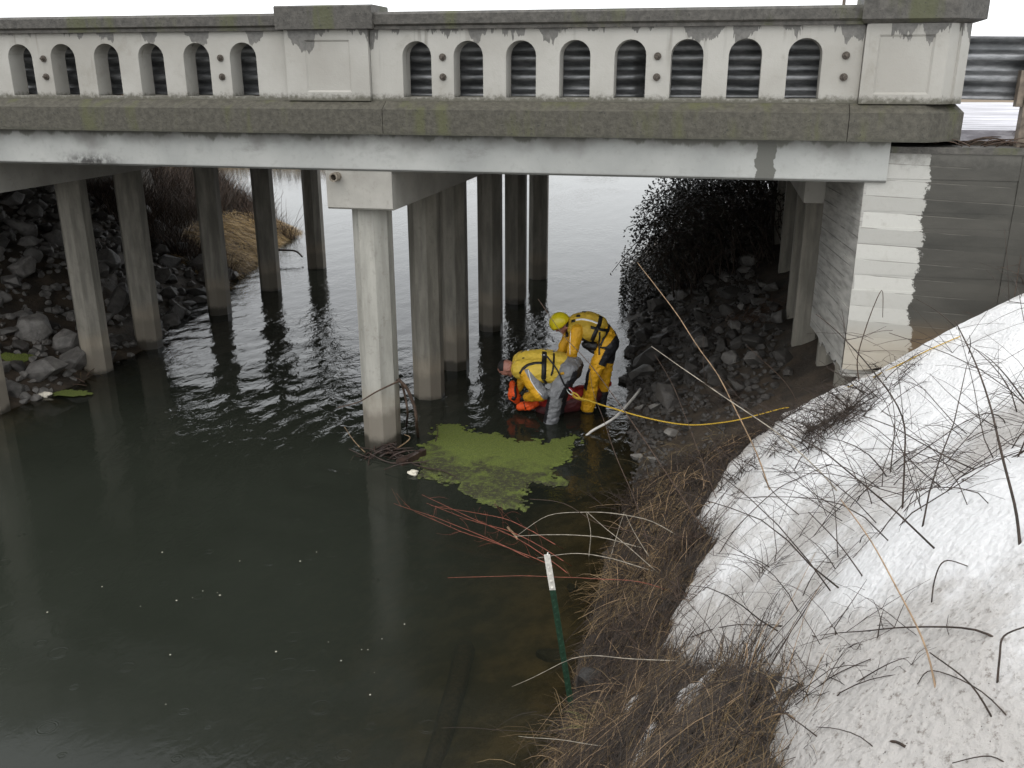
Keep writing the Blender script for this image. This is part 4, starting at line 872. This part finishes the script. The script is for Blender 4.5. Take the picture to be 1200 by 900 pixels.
for i, (px, py, r, lab) in enumerate(((485, 556, .085, 'pale foam lump floating at the corner of the duckweed'), (67, 427, .10, 'pale lump of foam by the straw clump on the muddy shore'), (45, 464, .12, 'long pale foam strip along the muddy shore'))):
    p = Pz(px, py); m = MB(); bm = bmesh.new(); bmesh.ops.create_icosphere(bm, subdivisions=3, radius=1)
    for v in bm.verts: v.co *= .75 + .5 * noise.noise(v.co * 1.6 + Vector((i * 9, 0, 0))); v.co = Vector((v.co.x * r * (1 if i < 2 else 2.2) + p.x + (v.co.y * .3 * r if i == 2 else 0), v.co.y * r * .8 + p.y, v.co.z * r * .45 + .02))
    me = bpy.data.meshes.new('foam_lump'); bm.to_mesh(me); bm.free(); tag(link('foam_lump', me, 'foam', None, True), lab, 'foam')
m = MB(); rnd = random.Random(88)
for px, py in [(165, 713), (238, 695), (226, 703), (255, 697), (385, 755), (424, 764), (400, 777), (434, 817), (439, 791), (474, 734), (258, 700), (200, 770), (56, 720), (120, 690), (352, 660)] + [(rnd.uniform(150, 480), rnd.uniform(620, 830)) for _ in range(8)]:
    p = Pz(px, py); r = rnd.uniform(.003, .009); m.add([(p.x + r * math.cos(k * 1.05) * rnd.uniform(.7, 1.2), p.y + r * math.sin(k * 1.05), .022) for k in range(6)] + [(p.x, p.y, .022 + r * .5)], [(k, (k + 1) % 6, 6) for k in range(6)])
tag(m.build('foam_flecks', 'foam'), 'tiny white foam flecks drifting on the open water', 'foam', kind='stuff')
free_branch('sunken_log', [Pz(545, 760, -.12), Pz(530, 820, -.12), Pz(505, 905, -.2)], .085, .07, 'bark_brown', 'sunken log dimly visible under the shallow water', 'log')
m = MB(); limb(m, catmull([Pz(676, 514) - Vector((0, 0, .1)), Pz(693, 508) + Vector((0, 0, .03)), P(722, 488, 10.95), cast(750, 467) + Vector((0, 0, .14))], 5), .016, .019, 7, .008, 3)
o = m.build('white_stick', 'bleached', None, True); tag(o, 'bleached white stick slanting from the water onto the rocks', 'stick')
# green steel post
tp = thing('fence_post', 'green steel fence post with white painted top standing at the water edge', 'post', tuple(Pz(677, 834)))
a = Pz(677, 834) - Vector((0, 0, .25)); e = P(641, 650, 5.42); d = (e - a).normalized(); sx_ = Vector((1, 0, 0)); sx_ = (sx_ - d * sx_.dot(d)).normalized(); sy_ = d.cross(sx_)
def tee(m, p, q):
    for (u0, u1, v0, v1) in ((-.021, .021, -.004, .002), (-.003, .003, .002, .036)):
        cs = [sx_ * u + sy_ * v for u, v in ((u0, v0), (u1, v0), (u1, v1), (u0, v1))]
        m.add([p + c_ for c_ in cs] + [q + c_ for c_ in cs], [(3, 2, 1, 0), (4, 5, 6, 7), (0, 1, 5, 4), (1, 2, 6, 5), (2, 3, 7, 6), (3, 0, 4, 7)])
k = .82; m = MB(); tee(m, a, a.lerp(e, k)); m.build('shaft', 'green_paint', tp); m = MB(); tee(m, a.lerp(e, k), e); tpw = m.build('painted_top', 'white_paint', tp); tpw['label'] = 'white painted top'
for i in range(22):
    p = a.lerp(e, .22 + i * .034); w_ = 'white_paint' if .22 + i * .034 > k else 'green_paint'
    m = MB(); m.tube([p + sy_ * -.003, p + sy_ * -.013], [.009, .006], 6); m.build('stud', w_, tp)
# ------------------------------------------------------------------ rescuers
def ico(c, r, sub=2, axes=None):
    bm = bmesh.new(); bmesh.ops.create_icosphere(bm, subdivisions=sub, radius=1); out = []
    for v in bm.verts:
        out.append(Vector(c) + (axes[0] * v.co.x + axes[1] * v.co.y + axes[2] * v.co.z if axes else v.co * r))
    fs = [tuple(q.index for q in f.verts) for f in bm.faces]; bm.free(); return out, fs
class Body:
    """tapered limbs and ellipsoids fused by a voxel remesh into one continuous skin; faces take the material of the nearest limb"""
    def __init__(s): s.pr = []; s.m = MB()
    def cap(s, a, b, ra, rb, mat):
        a, b = Vector(a), Vector(b); n = max(3, int((b - a).length / (min(ra, rb) * .45)) + 1)
        s.pr.append((a, b, ra, rb, mat))
        bm = bmesh.new(); vs = []
        for c, r in ((a, ra), (b, rb)): vs += ico(c, r, 2)[0]
        for v in vs: bm.verts.new(v)
        h = bmesh.ops.convex_hull(bm, input=bm.verts); bmesh.ops.delete(bm, geom=list({e for e in h['geom_interior'] + h['geom_unused'] if isinstance(e, bmesh.types.BMVert)}), context='VERTS')
        bm.verts.index_update(); s.m.add([v.co.copy() for v in bm.verts], [tuple(v.index for v in f.verts) for f in bm.faces]); bm.free(); return s
    def chain(s, pts, rads, mats):
        for i in range(len(pts) - 1): s.cap(pts[i], pts[i + 1], rads[i], rads[i + 1], mats[i] if isinstance(mats, (list, tuple)) else mats)
        return s
    def ell(s, c, ax, mat):
        vs, fs = ico(c, 1, 3, ax); s.m.add(vs, fs); s.pr.append((Vector(c) - ax[0] * .3, Vector(c) + ax[0] * .3, ax[1].length, ax[1].length, mat)); return s
    def build(s, name, parent, vox=.011, smooth=4, rule=None, wrinkle=0):
        me = bpy.data.meshes.new(name); me.from_pydata(s.m.v, [], s.m.f); me.update()
        o = bpy.data.objects.new('tmp', me); C.objects.link(o)
        r = o.modifiers.new('r', 'REMESH'); r.mode = 'VOXEL'; r.voxel_size = vox; r.use_smooth_shade = True
        sm = o.modifiers.new('s', 'SMOOTH'); sm.factor = .5; sm.iterations = smooth
        dg = bpy.context.evaluated_depsgraph_get(); ev = bpy.data.meshes.new_from_object(o.evaluated_get(dg)); bpy.data.objects.remove(o); bpy.data.meshes.remove(me)
        ev.name = name; ev.materials.clear(); names = []
        if wrinkle:
            nr = [v.normal.copy() for v in ev.vertices]
            for v, n_ in zip(ev.vertices, nr):
                q = v.co; w_ = noise.fractal(Vector((q.x * 9 + q.z * 7, q.y * 8, q.z * 21 - q.x * 9)), .7, 2.1, 4); v.co += n_ * wrinkle * w_
        mi = []
        for p in ev.polygons:
            best = None; bd = 9
            for a, b, ra, rb, mat in s.pr:
                ab_ = b - a; L = ab_.length_squared; t = max(0, min(1, (p.center - a).dot(ab_) / L)) if L > 1e-9 else 0
                d = (p.center - a - ab_ * t).length - (ra + (rb - ra) * t)
                if d < bd: bd = d; best = (mat, a + ab_ * t, t)
            mt = best[0]
            if rule: mt = rule(mt, p.center, best[1], best[2], p.normal)
            if mt not in names: names.append(mt); ev.materials.append(MT[mt.split('#')[0]])
            mi.append(names.index(mt))
        o = bpy.data.objects.new(name, ev); C.objects.link(o); ev.polygons.foreach_set('material_index', mi); ev.polygons.foreach_set('use_smooth', [True] * len(mi))
        if parent: par(o, parent)
        return o
def bvh(objs):
    vs, fs = [], []
    for o in objs:
        k = len(vs); vs += [v.co.copy() for v in o.data.vertices]; fs += [tuple(i + k for i in p.vertices) for p in o.data.polygons]
    return BVHTree.FromPolygons(vs, fs)
CAMP = Vector((0, 0, CAMH))
def strap(tree, px, width, mat, parent, name='strap', thick=.010, fall=None):
    """webbing laid on a garment: each pixel gives a direction, the garment's own surface gives the depth"""
    dense = []
    for (x0, y0), (x1, y1) in zip(px, px[1:]):
        k = max(2, int(math.hypot(x1 - x0, y1 - y0) / 1.6))
        dense += [(x0 + (x1 - x0) * i / k, y0 + (y1 - y0) * i / k) for i in range(k)]
    dense.append(px[-1]); pts = []; ns = []
    for q in dense:
        h = tree.ray_cast(CAMP, ray(*q).normalized())
        if h[0] is None or (fall and abs(h[0].y - fall) > .5): continue
        pts.append(h[0]); ns.append(h[1])
    if len(pts) < 2: return None
    for _ in range(2):
        pts = [pts[0]] + [(pts[i - 1] + pts[i] * 2 + pts[i + 1]) / 4 for i in range(1, len(pts) - 1)] + [pts[-1]]; ns = [ns[0]] + [(ns[i - 1] + ns[i] + ns[i + 1]).normalized() for i in range(1, len(ns) - 1)] + [ns[-1]]
    m = MB(); n = len(pts); vs = []
    for i in range(n):
        t = (pts[min(i + 1, n - 1)] - pts[max(i - 1, 0)]).normalized(); sd = t.cross(ns[i]).normalized() * width / 2; u = ns[i] * thick
        vs += [pts[i] - sd - u, pts[i] - sd + u, pts[i] + sd + u, pts[i] + sd - u]
    m.add(vs, [(4 * i + j, 4 * i + (j + 1) % 4, 4 * i + 4 + (j + 1) % 4, 4 * i + 4 + j) for i in range(n - 1) for j in range(4)] + [(3, 2, 1, 0), (4 * n - 4, 4 * n - 3, 4 * n - 2, 4 * n - 1)])
    return m.build(name, mat, parent, True)
def hand(parent, wrist, d, palm_n, mat, curl=.9, name='glove', thumb=1):
    """palm plus five unequal, bent fingers; d points to the finger tips, palm_n out of the palm"""
    d = Vector(d).normalized(); palm_n = Vector(palm_n); palm_n = (palm_n - d * palm_n.dot(d)).normalized(); sd = d.cross(palm_n) * thumb; b = Body(); w_ = Vector(wrist)
    b.cap(w_, w_ + d * .03, .034, .036, mat)
    for k in (-1.5, -.5, .5, 1.5): b.cap(w_ + d * .025 + sd * k * .012, w_ + d * .095 + sd * k * .021, .019, .016, mat)
    for k, L in ((-1.5, .062), (-.5, .076), (.5, .082), (1.5, .072)):
        p = w_ + d * .095 + sd * k * .021; dirc = d.copy(); r = .0115
        for j, fr in enumerate((.45, .32, .23)):
            ang = curl * (.45 + .35 * j); dirc = (d * math.cos(ang) + palm_n * math.sin(ang)); e = p + dirc * L * fr; b.cap(p, e, r, r * .92, mat); p = e; r *= .92
    p = w_ + d * .03 + sd * .030; q = p + (sd * .75 + d * .5 + palm_n * .3).normalized() * .045; e = q + (d * .9 + palm_n * .55).normalized() * .038
    b.cap(p, q, .016, .0135, mat); b.cap(q, e, .0135, .011, mat)
    return b.build(name, parent, .0055, 2)
def head(b, c, up, fwd, mat='skin', k=1.0):
    """skull, jaw, brow, nose, lips and ears on a neck"""
    up = Vector(up).normalized(); fwd = Vector(fwd); fwd = (fwd - up * fwd.dot(up)).normalized(); sd = up.cross(fwd); c = Vector(c)
    b.ell(c + up * .03 * k, [up * .105 * k, sd * .078 * k, fwd * .098 * k], mat); b.ell(c - up * .045 * k + fwd * .025 * k, [up * .072 * k, sd * .060 * k, fwd * .068 * k], mat)
    b.cap(c + fwd * .088 * k + up * .012 * k, c + fwd * .112 * k - up * .028 * k, .009 * k, .014 * k, mat)
    b.cap(c + fwd * .080 * k - up * .06 * k + sd * .018 * k, c + fwd * .080 * k - up * .06 * k - sd * .018 * k, .009 * k, .009 * k, mat + '#lip')
    b.cap(c + fwd * .082 * k + up * .03 * k + sd * .04 * k, c + fwd * .082 * k + up * .03 * k - sd * .04 * k, .011 * k, .011 * k, mat); b.cap(c + fwd * .062 * k - up * .10 * k, c + fwd * .058 * k - up * .10 * k, .025 * k, .025 * k, mat)
    for s_ in (-1, 1): b.cap(c + sd * .080 * k * s_ - fwd * .008 * k + up * .015 * k, c + sd * .078 * k * s_ - up * .025 * k, .015 * k, .011 * k, mat)
    return up, fwd, sd
def eyes(parent, c, up, fwd, sd, k=1.0):
    for s_ in (-1, 1):
        vs, fs = ico(c + fwd * .086 * k + up * .008 * k + sd * .031 * k * s_, .011 * k, 2); MB().add(vs, fs).build('eye', 'suit_black', parent, True)
# --- bent rescuer in the grey and yellow drysuit
p1 = thing('person', 'bareheaded rescuer in grey and yellow drysuit and pale yellow vest, bent double in the water', 'person', tuple(Pz(646, 495)))
b = Body()
hN, hF = P(665, 437, 11.06), P(671, 429, 11.38); pel = (hN + hF) / 2
chest, neck, hd = P(625, 430, 11.18), P(609, 431, 11.17), P(596, 431, 11.13)
sN, sF = P(618, 439, 10.97), P(613, 419, 11.40); kN, kF = P(651, 463, 10.96), P(659, 459, 11.40)
fN = Pz(643, 499, -.02); fN.y = 11.02; aN = Vector((P(644, 490, 11.0).x, 11.02, -.12)); aF = Vector((P(652, 488, 11.40).x, 11.40, -.12))
b.cap(hN, hF, .150, .150, 'suit_grey'); b.cap(pel, P(650, 430, 11.22), .165, .17, 'suit_grey'); b.chain([P(650, 430, 11.22), chest], [.17, .175], 'suit_grey'); b.cap(sN, sF, .095, .095, 'suit_yellow'); b.cap(chest, neck, .13, .068, 'suit_black')
b.chain([hN, kN, aN, aN + Vector((-.02, 0, -.14))], [.14, .105, .10, .09], ['suit_grey#thighN', 'suit_grey#shinN', 'suit_grey']); b.chain([hF, kF, aF, aF + Vector((0, 0, -.14))], [.125, .09, .085, .08], ['suit_black', 'suit_black', 'suit_black'])
for a_ in (aN, aF): b.cap(a_ + Vector((.02, 0, -.14)), a_ + Vector((-.17, 0, -.17)), .06, .05, 'suit_black')
eN, wN = P(633, 462, 10.90), P(618, 465, 11.10); eF, wF = P(612, 446, 11.46), P(604, 461, 11.42)
b.chain([sN, eN], [.105, .098], 'suit_yellow#armN'); b.chain([eN, wN], [.095, .06], 'suit_yellow#armN'); b.chain([sF, eF, wF], [.085, .07, .05], 'suit_yellow')
up = Vector((-.93, -.08, .02)); fw = Vector((.05, .15, -1)); b.cap(neck, hd + Vector((.05, 0, .0)), .06, .055, 'skin'); u1, f1, s1 = head(b, hd, up, fw, k=1.1)
def rule1(mt, c, ax, t, n_):
    d = c - ax; base = mt.split('#')[0]
    if 'armN' in mt: return 'suit_grey' if d.x * .8 + d.z * .55 > .022 else 'suit_yellow'
    if 'thighN' in mt: return 'suit_black' if d.x * .9 - d.z * .1 > .05 else 'suit_grey'
    if 'shinN' in mt: return 'suit_black' if d.x < -.05 and t < .75 else 'suit_grey'
    if base == 'suit_grey' and c.x > pel.x - .02 and c.z < pel.z + .06 and c.x > pel.x + (.10 - (pel.z - c.z) * .6) * .6: return 'suit_black'
    return base
body1 = b.build('body', p1, .011, 4, rule1, .011); eyes(p1, hd, u1, f1, s1)
v = Body()
for dy, dz, r in ((-.13, -.03, .155), (0, .03, .165), (.13, .02, .15)):
    o_ = Vector((0, dy, dz)); v.chain([P(656, 430, 11.22) + o_, P(635, 428, 11.2) + o_ * 1.05, P(613, 427, 11.19) + o_ * .95], [r * .95, r * 1.12, r * .9], 'vest_yellow')
vest1 = v.build('life_vest', p1, .012, 5, None, .007)
hb = Body(); hb.ell(hd + u1 * .05 - f1 * .012, [u1 * .095, s1 * .083, f1 * .100], 'hair'); 
def cut_hair(o, keepf):
    bm = bmesh.new(); bm.from_mesh(o.data); bmesh.ops.delete(bm, geom=[f for f in bm.faces if not keepf(f.calc_center_median())], context='FACES'); bm.to_mesh(o.data); bm.free()
h1 = hb.build('hair', p1, .010, 2); cut_hair(h1, lambda q: (q - hd).dot(u1) > .055 + .25 * max(0, (q - hd).dot(f1)) )
t1 = bvh([vest1, body1]); SB = 'strap_black'
strap(t1, [(638, 404), (638, 415), (637.5, 428), (637, 444)], .062, SB, p1); strap(t1, [(609.5, 438), (613, 432), (618, 428), (627, 425.5), (635, 425.5)], .036, SB, p1)
strap(t1, [(649, 408), (649, 422), (648, 433), (646, 440)], .024, SB, p1); strap(t1, [(636, 444), (640, 447), (641, 452)], .03, SB, p1); strap(t1, [(608, 412), (610, 408), (616, 405)], .02, SB, p1, 'collar'); strap(t1, [(657, 438), (661, 437)], .03, 'suit_yellow', p1, 'tab')
strap(t1, [(617, 410.5), (620, 410.5)], .03, 'reflective', p1, 'badge'); strap(t1, [(611, 413), (614, 411.5)], .014, SB, p1, 'print'); strap(t1, [(612, 420), (614.5, 419.5)], .014, SB, p1, 'print'); strap(t1, [(635, 416.3), (640, 416.3)], .010, 'reflective', p1, 'buckle')
strap(t1, [(619, 434), (622, 446), (629, 457), (635, 463)], .010, 'reflective', p1, 'piping', .006)
g1 = hand(p1, wN, Vector((-.72, .45, -.25)), (.1, .5, -.85), 'suit_black', 1.0, thumb=-1); g2 = hand(p1, wF, Vector((-.5, -.2, -.8)), (-.6, -.3, -.2), 'suit_black', .8)
tw = MB(); limb(tw, catmull([P(638, 414, 10.93), P(652, 432, 10.88), P(661, 450, 10.9), P(666, 456, 10.93)], 6), .011, .010, 6, 0, 1); tw.build('tether', SB, p1, True)
# --- helmeted rescuer
p2 = thing('person', 'rescuer in yellow helmet and bright yellow drysuit with black seat, bending over the other', 'person', tuple(Pz(692, 480)))
b = Body()
hN, hF = P(712, 404, 11.50), P(714, 400, 11.78); pel = (hN + hF) / 2; waist, chest, neck = P(704, 390, 11.64), P(684, 385, 11.62), P(669, 382, 11.62); hd = P(658, 380, 11.60)
sN, sF = P(677, 388, 11.41), P(673, 381, 11.84); kN, kF = P(695, 439, 11.42), P(709, 437, 11.80)
aN = Vector((P(689, 474, 11.5).x, 11.50, .06)); aF = Vector((P(705, 470, 11.82).x, 11.82, .06))
b.cap(hN, hF, .135, .135, 'suit_yellow#pelvis'); b.chain([pel, waist, chest], [.155, .16, .165], ['suit_yellow#pelvis', 'suit_yellow']); b.cap(sN, sF, .092, .092, 'suit_yellow'); b.cap(chest, neck, .12, .07, 'suit_yellow')
b.chain([hN, kN, aN], [.125, .093, .098], ['suit_yellow#thighN', 'suit_yellow#shinN']); b.chain([hF, kF, aF.lerp(kF, .45)], [.125, .09, .085], ['suit_yellow#thighN', 'suit_yellow']); b.chain([aF.lerp(kF, .45), aF], [.082, .072], 'suit_black')
b.chain([aN, aN + Vector((0, 0, -.18))], [.09, .075], 'suit_black'); b.chain([aF, aF + Vector((0, 0, -.18))], [.075, .07], 'suit_black')
for a_ in (aN, aF): b.cap(a_ + Vector((.03, 0, -.19)), a_ + Vector((-.17, 0, -.21)), .058, .05, 'suit_black')
eN, wN = P(671, 411, 11.36), P(668.5, 430, 11.42); eF, wF = P(661, 404, 11.76), P(656, 420, 11.62)
b.chain([sN, eN, wN], [.092, .076, .058], 'suit_yellow'); b.chain([sF, eF, wF], [.085, .072, .055], 'suit_yellow')
up = Vector((-.62, -.12, .70)); fw = Vector((-.78, -.1, -.66)); b.cap(neck, hd + Vector((.03, 0, -.02)), .06, .055, 'skin'); u2, f2, s2 = head(b, hd, up, fw)
def rule2(mt, c, ax, t, n_):
    d = c - ax; base = mt.split('#')[0]
    if 'pelvis' in mt: return 'suit_black' if c.x - pel.x > .035 + (c.z - pel.z - .06) * .9 and c.z < pel.z + .12 else base
    if 'thighN' in mt: return 'suit_black' if d.x * .9 - d.z * .35 > .0 and t < .62 else 'suit_black' if t > .86 and d.x < -.045 else base
    if 'shinN' in mt: return 'suit_black' if t < .42 and d.x < -.042 else base
    return base
body2 = b.build('body', p2, .011, 4, rule2, .011); eyes(p2, hd, u2, f2, s2)
v = Body()
for dy, dz, r in ((-.12, -.03, .13), (0, .045, .145), (.12, .0, .13)):
    o_ = Vector((0, dy, dz)); v.chain([P(701, 385, 11.63) + o_, P(690, 382, 11.62) + o_ * 1.05, P(676, 381, 11.62) + o_ * .95], [r * .95, r * 1.08, r * .85], 'vest_gold')
vest2 = v.build('life_vest', p2, .012, 5, None, .005)
bm = bmesh.new(); bmesh.ops.create_uvsphere(bm, u_segments=28, v_segments=18, radius=1)
hc = hd + u2 * .035
bmesh.ops.delete(bm, geom=[q for q in bm.faces if q.calc_center_median().z < -.36 + .30 * max(0, q.calc_center_median().x)], context='FACES')
for q in bm.verts:
    rr = Vector(q.co); k = 1 + .012 * math.cos(6 * math.atan2(rr.y, rr.x)); q.co = hc + u2 * rr.z * .128 + s2 * rr.y * .112 * k + f2 * rr.x * .132 * k
me = bpy.data.meshes.new('helmet'); bm.to_mesh(me); bm.free(); he = link('helmet', me, 'helmet', p2, True); sd_ = he.modifiers.new('shell', 'SOLIDIFY'); sd_.thickness = .012; sd_.offset = 1
m = MB(); m.tube([hc + s2 * -.114 + u2 * -.03, hc + s2 * -.095 - u2 * .09 + f2 * .02, hc - u2 * .15 + f2 * .05 - s2 * .03], .008, 6); m.build('chin_strap', SB, he, True)
for k in (-.35, .35):
    m = MB(); c_ = hc + f2 * .124 * math.cos(k) + s2 * .106 * math.sin(k) + u2 * -.012; m.tube([c_ - f2 * .004, c_ + f2 * .016], .012, 8); m.build('vent', SB, he)
t2 = bvh([vest2, body2])
strap(t2, [(704, 371), (702.5, 380), (698, 389), (694, 398), (692, 409)], .052, SB, p2, fall=11.5); strap(t2, [(714, 377), (713, 386), (708, 396), (704, 405)], .034, SB, p2, fall=11.5); strap(t2, [(692, 383.5), (700, 385.5), (706, 387), (712.5, 387)], .038, SB, p2, fall=11.5)
strap(t2, [(682, 397), (690, 400), (697, 404), (706, 407.5), (711, 407)], .022, SB, p2, fall=11.5); strap(t2, [(701, 383), (697, 392), (694, 400)], .02, SB, p2, fall=11.5); strap(t2, [(702.5, 389), (702.5, 402), (702.5, 416)], .022, SB, p2, fall=11.5)
strap(t2, [(667.5, 369.5), (665.5, 376), (664.5, 384), (664.5, 395)], .04, SB, p2, 'collar', fall=11.5); strap(t2, [(672, 366.5), (679, 365.3), (686, 365.8)], .02, SB, p2, fall=11.6); strap(t2, [(675, 375), (683, 374), (692, 376), (701, 379.5)], .022, 'reflective', p2, 'reflective_strip', fall=11.5)
strap(t2, [(675.5, 370.5), (680, 370.3)], .034, SB, p2, 'badge'); strap(t2, [(670, 377), (674, 376)], .045, SB, p2, 'shoulder_buckle'); strap(t2, [(714, 378), (719, 383), (721, 392)], .022, SB, p2, fall=11.5); strap(t2, [(669, 388), (668, 402), (668, 416)], .008, 'reflective', p2, 'piping', .005)
pb = Body(); c_ = P(692, 406, 11.48); pb.cap(c_ + Vector((-.06, 0, .02)), c_ + Vector((.07, .02, .0)), .06, .055, SB); pb.cap(c_ + Vector((-.01, .02, -.03)), c_ + Vector((.04, .02, -.08)), .045, .03, SB); pb.build('pouch', p2, .012, 2, None, .01)
hand(p2, wN, Vector((-.25, -.05, -.95)), (-.9, -.2, .1), 'suit_black', .9); hand(p2, wF, Vector((-.3, -.3, -.9)), (-.8, -.4, .2), 'suit_black', .9)
# --- orange and red float they hold
ft = thing('rescue_float', 'orange and dark red flotation bundle with black straps, half sunk between the rescuers', 'float', (-2.0, 11.5, 0))
b = Body(); b.chain([P(640, 480, 11.42), P(668, 470, 11.58), P(690, 463, 11.72), P(706, 455, 11.92)], [.15, .185, .16, .09], 'float_maroon'); b.build('hull', ft, .014, 4, lambda mt, c, ax, t, n_: 'float_red' if (c - ax).z > .085 else mt, .012)
b = Body(); b.cap(P(708, 450, 11.95), P(713.5, 449.5, 11.98), .07, .045, 'float_red'); b.build('tip', ft, .01, 3)
b = Body(); b.chain([P(601, 450, 11.40), P(602, 463, 11.36), P(606, 468, 11.38)], [.05, .085, .06], 'float_orange'); b.cap(P(607, 452, 11.45), P(610, 445, 11.5), .05, .03, 'float_orange'); b.chain([P(610, 476, 11.25), P(620, 475, 11.24), P(629, 472, 11.25)], [.062, .068, .045], 'float_orange')
bg_ = b.build('orange_bag', ft, .011, 2, None, .016)
tf = bvh([bg_]); strap(tf, [(604.5, 447), (603.5, 456), (604.5, 466)], .03, SB, ft); strap(tf, [(600, 466), (604, 468)], .05, SB, ft); strap(tf, [(614, 472), (616, 479)], .012, SB, ft)
# --- carabiner, sling and rope
ca = thing('carabiner', 'metal carabiner with red sling joining the black tether to the yellow rope', 'carabiner', tuple(P(668, 458, 10.94)))
m = MB(); a_, e_ = P(664.5, 455.5, 10.94), P(671, 462.5, 10.93); ctr = (a_ + e_) / 2; ax_ = (e_ - a_) / 2; s_ = Vector((ax_.z, 0, -ax_.x)).normalized() * .022
m.tube([ctr + ax_ * math.cos(i * math.pi / 8) + s_ * math.sin(i * math.pi / 8) for i in range(17)], .007, 6, cap=False); m.build('ring', 'metal', ca, True)
m = MB(); m.tube([P(667, 454, 10.95), P(672, 459, 10.94)], [.012, .014], 6); m.build('sling', 'sling_red', ca, True)
rp = [P(671, 462, 10.93), P(676, 466, 10.92)]; path = [(690, 469.5), (705, 474.5), (720, 479), (745, 486.5), (780, 494.5), (810, 498), (840, 496), (870, 491)]
end = castS(915, 481) + Vector((0, 0, .02))
for i, q in enumerate(path):
    u = (i + 1) / (len(path) + .3); a_ = P(q[0], q[1], 10.92 + (end.y - 10.92) * u); e_ = castS(*q); e_ += (CAMP - e_).normalized() * .04
    rp.append(a_ if (a_ - CAMP).length < (e_ - CAMP).length else e_)
rp += [end] + [castS(*q) + Vector((0, 0, -.012 if q[0] < 1025 else .012)) for q in ((928, 476), (955, 466), (985, 455), (1012, 446), (1031, 440), (1060, 426), (1088, 412), (1106, 404), (1125, 396))]
m = MB(); limb(m, catmull(rp, 6), .0115, .0035, 7, 0, 1); o = m.build('rope', 'rope', None, True); tag(o, 'yellow rope running from the rescuers over the bank and along the snow crest', 'rope')
lp_ = [P(671, 460, 10.93), P(676, 462, 10.92), P(680, 466.5, 10.92), P(683, 468, 10.92), P(679, 468, 10.94), P(673, 465.5, 10.95), P(670, 461, 10.94)]
m = MB(); limb(m, catmull(lp_, 5), .011, .011, 6, 0, 1); m.tube([P(681, 467.3, 10.92), P(686, 469.3, 10.92)], [.024, .02], 8); tag(m.build('rope_loop', 'rope', None, True), 'knotted yellow rope loop clipped into the carabiner', 'rope loop')
# small snow patches left in the reed mat
for i, (px, py, r) in enumerate(((812, 815, .075), (740, 830, .03), (762, 862, .03), (750, 892, .035))):
    p = cast(px, py); xs_ = [p.x - .2 + .01 * k for k in range(41)]; ys_ = [p.y - .2 + .01 * k for k in range(41)]
    q_ = {(x, y): 1 - math.hypot(x - p.x, y - p.y) / r + .9 * fbm(x, y, 7, 4) for x in xs_ for y in ys_}
    o, vv = grid('snow_patch', xs_, ys_, lambda x, y: ground(x, y) + .02 + .03 * sstep(-.2, .5, q_[(x, y)]) + .012 * fbm(x, y, 25, 2), 'snow', [q_[(x, y)] > .05 for y in ys_ for x in xs_]); fattr(o.data, 'dirt', [.05] * len(vv))
    bm = bmesh.new(); bm.from_mesh(o.data); bmesh.ops.delete(bm, geom=[v for v in bm.verts if not v.link_faces], context='VERTS'); bm.to_mesh(o.data); bm.free()
    tag(o, ('ragged snow patch in the reed mat beside the snow bank', 'tiny snow scrap by the foot of the green post', 'small snow scrap under the tan reeds', 'thin snow scrap at the bottom of the reed mat')[i], 'snow patch', kind='stuff')
